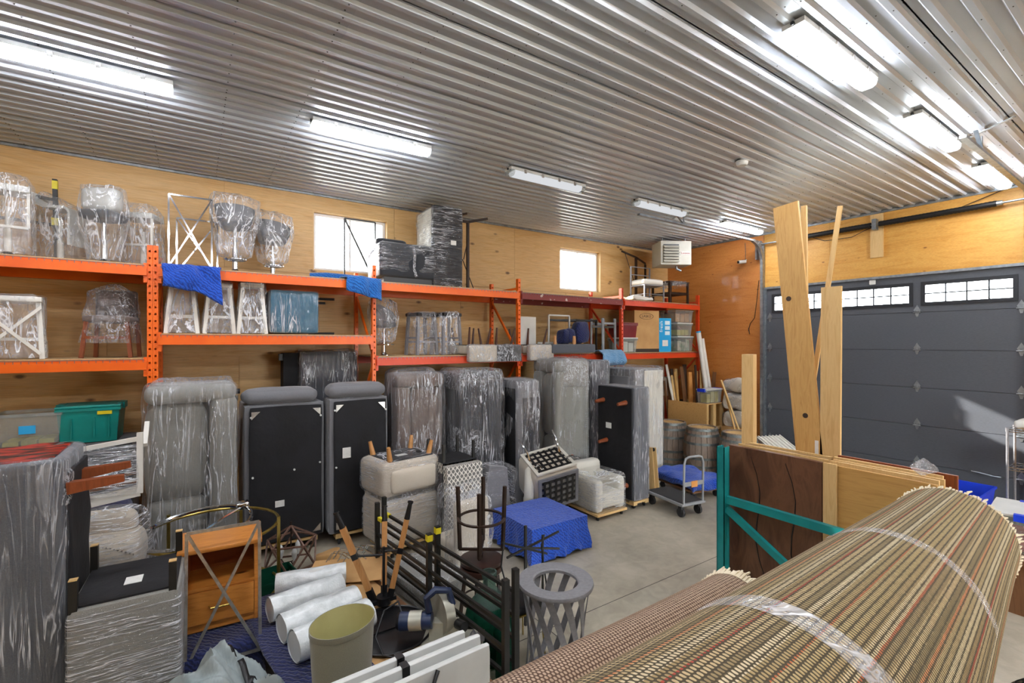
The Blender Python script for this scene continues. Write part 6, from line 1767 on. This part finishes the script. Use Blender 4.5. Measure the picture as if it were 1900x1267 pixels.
part(bpy.data.objects['wood_slab'], 'crack', crk, MT['plastic_black'])
for k, (a, b, z, m, lab) in enumerate(((1.85,2.66,1.54,'lumber2','pale panel directly behind the dark slab'), (1.88,2.62,1.535,'scrap1','brown panel second behind the dark slab'), (1.86,2.60,1.55,'lumber2','pale panel third behind the dark slab'))):
    sheet(4.51+.045*k, a, b, z, .03, m, lab)
for k, (a, b, z, m, th, lab) in enumerate(((1.12,1.84,1.515,'lumber_y',.03,'wide tan panel in front of the pale boards'), (1.12,1.84,1.54,'lumber2',.025,'pale panel next behind the wide tan one'), (1.10,1.83,1.545,'lumber2',.025,'pale panel in the middle of the stack beside the rug'), (1.12,1.84,1.56,'lumber2',.025,'pale panel near the back of the stack beside the rug'), (1.05,1.83,1.57,'redwood',.03,'red-brown panel at the back of the stack beside the rug'))):
    sheet(4.46+.045*k, a, b, z, th, m, lab)
solo('pine_stile', MB().box(0,0,0,.022,.1,1.53), MT['lumber2'], 'narrow pine board beside the dark slab edge', 'board', (4.425, 1.755, 0))
def leanb(px0, py0, px1, py1, X, wd, th, m, label, X1=None):
    """board in the plane X, bottom extended to the floor"""
    b, tp = PX(px0, py0, X), PX(px1, py1, X1 or X)
    d = (b-tp).normalized(); base = b+d*((b.z-.02)/-d.z)
    t = thing('leaning_board', label, 'board', base, 0, 'tall boards standing behind the panels')
    part(t, 'plank', MB().bar((0,0,0), tp-base, th, wd, up=(0,1,0)), MT[m])
    return t, tp-base
t, v = leanb(1502, 835, 1458, 380, 4.86, .235, .03, 'lumber', 'widest and tallest pine board with dark knots, leaning')
o = v*.40
part(t, 'price_sticker', MB().box(-.02,o.y-.09,o.z-.1,-.0155,o.y-.06,o.z+.05), MT['paper'], 'white barcode sticker')
for f, dy in ((.47,.0),(.76,.05)):
    o = v*f; part(t, 'knot', MB().cyl((-.019,o.y+dy,o.z),(-.014,o.y+dy,o.z),.024,n=14), MT['scrap2'])
leanb(1541, 845, 1543, 532, 4.86, .165, .03, 'lumber2', 'shorter upright pine board beside the widest one')
leanb(1494, 600, 1492, 382, 5.05, .05, .03, 'lumber2', 'thin straight lath behind the widest pine board')
leanb(1512, 690, 1559, 382, 4.98, .04, .02, 'lumber2', 'thin lath leaning the other way between the two pine boards')
# square post
p = PD(1390, 830, 4.95)
t = thing('square_post', 'squared pine post standing upright beside the dark slab', 'post', (p.x, p.y, 0), R(12))
zt = PD(1390, 657, 4.95).z
part(t, 'shaft', MB().gbox((0,0,zt/2),(.115,.115,zt),.004,3), MT['lumber2'])
solo('plastic_scrap', MB().gbox((0,0,.03),(.2,.12,.06),.02,10,.04,9), MT['film_thick'], 'crumpled clear plastic lying on the panels beside the door', 'plastic', (4.56, 1.22, 1.577))

# ------------------------------------------------------------------ rugs
AX = Vector((.98765,.12389,-.09593)).normalized()
C0 = Vector((0, .40, 1.773))
def rugroll(p0, p1, r, label, m, seed, name='rug_roll', flat=.0, core=True, fringe=True, group='rolled rugs'):
    p0, p1 = Vector(p0), Vector(p1); d = p1-p0; L = d.length; ax = d/L
    up = Vector((0,0,1)); sd = ax.cross(up).normalized(); vv = sd.cross(ax)
    t = thing(name, label, 'rug', p0, 0, group)
    def fn(a, b):
        th = -2*math.pi*a
        nn = noise.noise(Vector((math.cos(th)*1.2+seed*3, math.sin(th)*1.2, b*3)))
        rr = r*(1+.02*nn)
        if flat and math.sin(th) > .6: rr *= 1-flat*(math.sin(th)-.6)
        return ax*(b*L) + sd*(rr*math.cos(th)) + vv*(rr*math.sin(th))
    part(t, 'carpet', MB().grid(fn, 64, 40, True, uvs=(2*math.pi*r, L)), MT[m])
    sp = MB()
    for e in (0, 1):
        pts = []
        for k in range(90):
            q = k/89; th = q*2*math.pi*4; rr = r*(.12+.86*q)
            pts.append(ax*(L*e+(.004 if e else -.004)) + sd*(rr*math.cos(th)) + vv*(rr*math.sin(th)))
        sp.tube(pts, .012, 4)
    part(t, 'rolled_edge', sp, MT['rug_tan' if False else 'fringe'])
    part(t, 'core', MB().cyl(ax*.03, ax*(L-.03), r*.9, n=40), MT['rubber'])
    if fringe:
        fm = MB(); random.seed(seed)
        for k in range(150):
            th = 2*math.pi*k/150+random.uniform(-.02,.02)
            o = sd*(r*.985*math.cos(th)) + vv*(r*.985*math.sin(th)) + ax*(L-.005)
            ln = random.uniform(.04,.085); rad = (sd*math.cos(th)+vv*math.sin(th))
            fm.tube([o, o+ax*ln*.5+rad*random.uniform(0,.012), o+ax*ln+rad*random.uniform(-.03,.02)+sd*random.uniform(-.012,.012)], [.006,.007,.004], 4)
        part(t, 'fringe', fm, MT['fringe'], kind='stuff')
    return t, ax, sd, vv, L
k0, k1 = -.35, 3.62
t, ax, sd, vv, L = rugroll(C0+AX*k0, C0+AX*k1, .28, 'big striped multicolour flat-weave rug, rolled up', 'rug', 2)
for f, w_ in ((.36,.09),(.62,.08)):
    def fn(a, b):
        th = R(10)+a*R(160); rr = .2835+.002*noise.noise(Vector((a*9, b*9, f)))
        return ax*(L*f+(b-.5)*w_) + sd*(rr*math.cos(th)) + vv*(rr*math.sin(th))
    part(t, 'clear_tape', MB().grid(fn, 40, 6), MT['tape'])
off = Vector((0,.47,-.155))
rugroll(C0+AX*.1+off, C0+AX*1.85+off, .15, 'tan checked rug rolled up beside the striped rug, next to the open floor', 'rug_tan', 5)
off = Vector((0,.50,-.525))
rugroll(C0+AX*.0+off, C0+AX*2.0+off, .20, 'grey-backed rug rolled up below the tan checked one', 'rug_grey', 6, fringe=False)
off = Vector((0,-.44,-.50))
rugroll(C0+AX*-.3+off, C0+AX*2.9+off, .20, 'dark brown woven rug rolled up below the striped rug at the picture corner', 'rug_dark', 7, fringe=False)
off = Vector((0,.04,-.495))
rugroll(C0+AX*-.3+off, C0+AX*3.3+off, .205, 'grey-backed rug rolled up hidden beneath the striped rug', 'rug_grey', 9, fringe=False)
t = thing('rug_trestle', 'timber trestle bed carrying the rolled rugs', 'trestle', (1.55, .62, 0), R(7.1))
part(t, 'deck', MB().box(-1.9,-.72,.82,1.6,.82,.86, Matrix.Rotation(R(5.5),4,'Y')), MT['scrap1'])
for x in (-1.6, 0, 1.4):
    for y in (-.62,.72): part(t, 'leg', MB().box(x-.045,y-.045,0,x+.045,y+.045,.84-x*.096), MT['scrap1'])

# ------------------------------------------------------------------ far right: bins and wire shelf
t = tote((8.55, 1.95, .0), (.8,.55,.30), 'blue bin on the floor under another blue bin', 'bluebin', R(0), None, group='blue bins by the door', name='blue_bin')
t = tote((8.55, 1.95, .302), (.86,.6,.30), 'bright blue open bin beyond the rug fringe', 'bluebin', R(0), None, .5, 'maroon', group='blue bins by the door', name='blue_bin')
t = tote((6.75, 1.0, .55), (.6,.5,.34), 'white-lidded clear tote with a navy handle beside the wire shelf', 'tote_clear', R(5), 'white_plastic', .4, 'inkr', None, handles='blue')
solo('low_bench', MB().box(-.4,-.35,.47,.4,.35,.55).box(-.36,-.3,0,-.3,.3,.47).box(.3,-.3,0,.36,.3,.47), MT['scrap1'], 'low timber bench under the clear tote by the wire shelf', 'bench', (6.75, 1.0, 0))
q = PX(1869, 795, 8.95)
t = thing('wire_shelf', 'chrome wire shelving unit cut off by the picture edge', 'shelving', (8.95, q.y-1.2, 0))
zt = q.z
for x in (0, .42):
    for y in (0, 1.2): part(t, 'post', MB().cyl((x,y,0),(x,y,zt),.014,n=10).cyl((x,y,zt-.04),(x,y,zt+.01),.02,n=10), MT['grey_metal'])
for z in (zt-.03, zt*.62, zt*.25):
    sm = MB()
    for k in range(24): sm.cyl((0,.02+k*.051,z),(.42,.02+k*.051,z),.003,n=5)
    for x in (0, .21, .42): sm.cyl((x,0,z-.01),(x,1.2,z-.01),.005,n=6)
    for x in (0, .42): sm.cyl((x,0,z+.02),(x,1.2,z+.02),.005,n=6)
    for y in (0, 1.2): sm.cyl((0,y,z+.02),(.42,y,z+.02),.005,n=6).cyl((0,y,z-.01),(.42,y,z-.01),.005,n=6)
    part(t, 'wire_shelf_panel', sm, MT['chrome'])
S = Vector((8.95, q.y-1.2, 0))
solo('white_bag', MB().gbox((0,0,.07),(.3,.34,.14),.05,12,.04,7), MT['white'], 'white plastic bag on top of the wire shelf', 'bag', S+Vector((.2,.98,zt-.01)))
solo('red_pouch', MB().gbox((0,0,.03),(.2,.2,.06),.02,8,.01,7), MT['inkr'], 'flat red pouch beside the white bag on the wire shelf', 'bag', S+Vector((.2,.62,zt-.008)))
solo('shelf_carton', MB().gbox((0,0,.13),(.3,.36,.26),.006,3), MT['card'], 'small cardboard carton on the middle wire shelf', 'carton', S+Vector((.2,.8,zt*.62+.004)))
solo('hanging_bag', MB().gbox((0,0,-.14),(.08,.12,.26),.035,10,.03,8), MT['film_bag'], 'clear plastic bag hanging from the top wire shelf', 'bag', S+Vector((-.07,.93,zt-.03)))
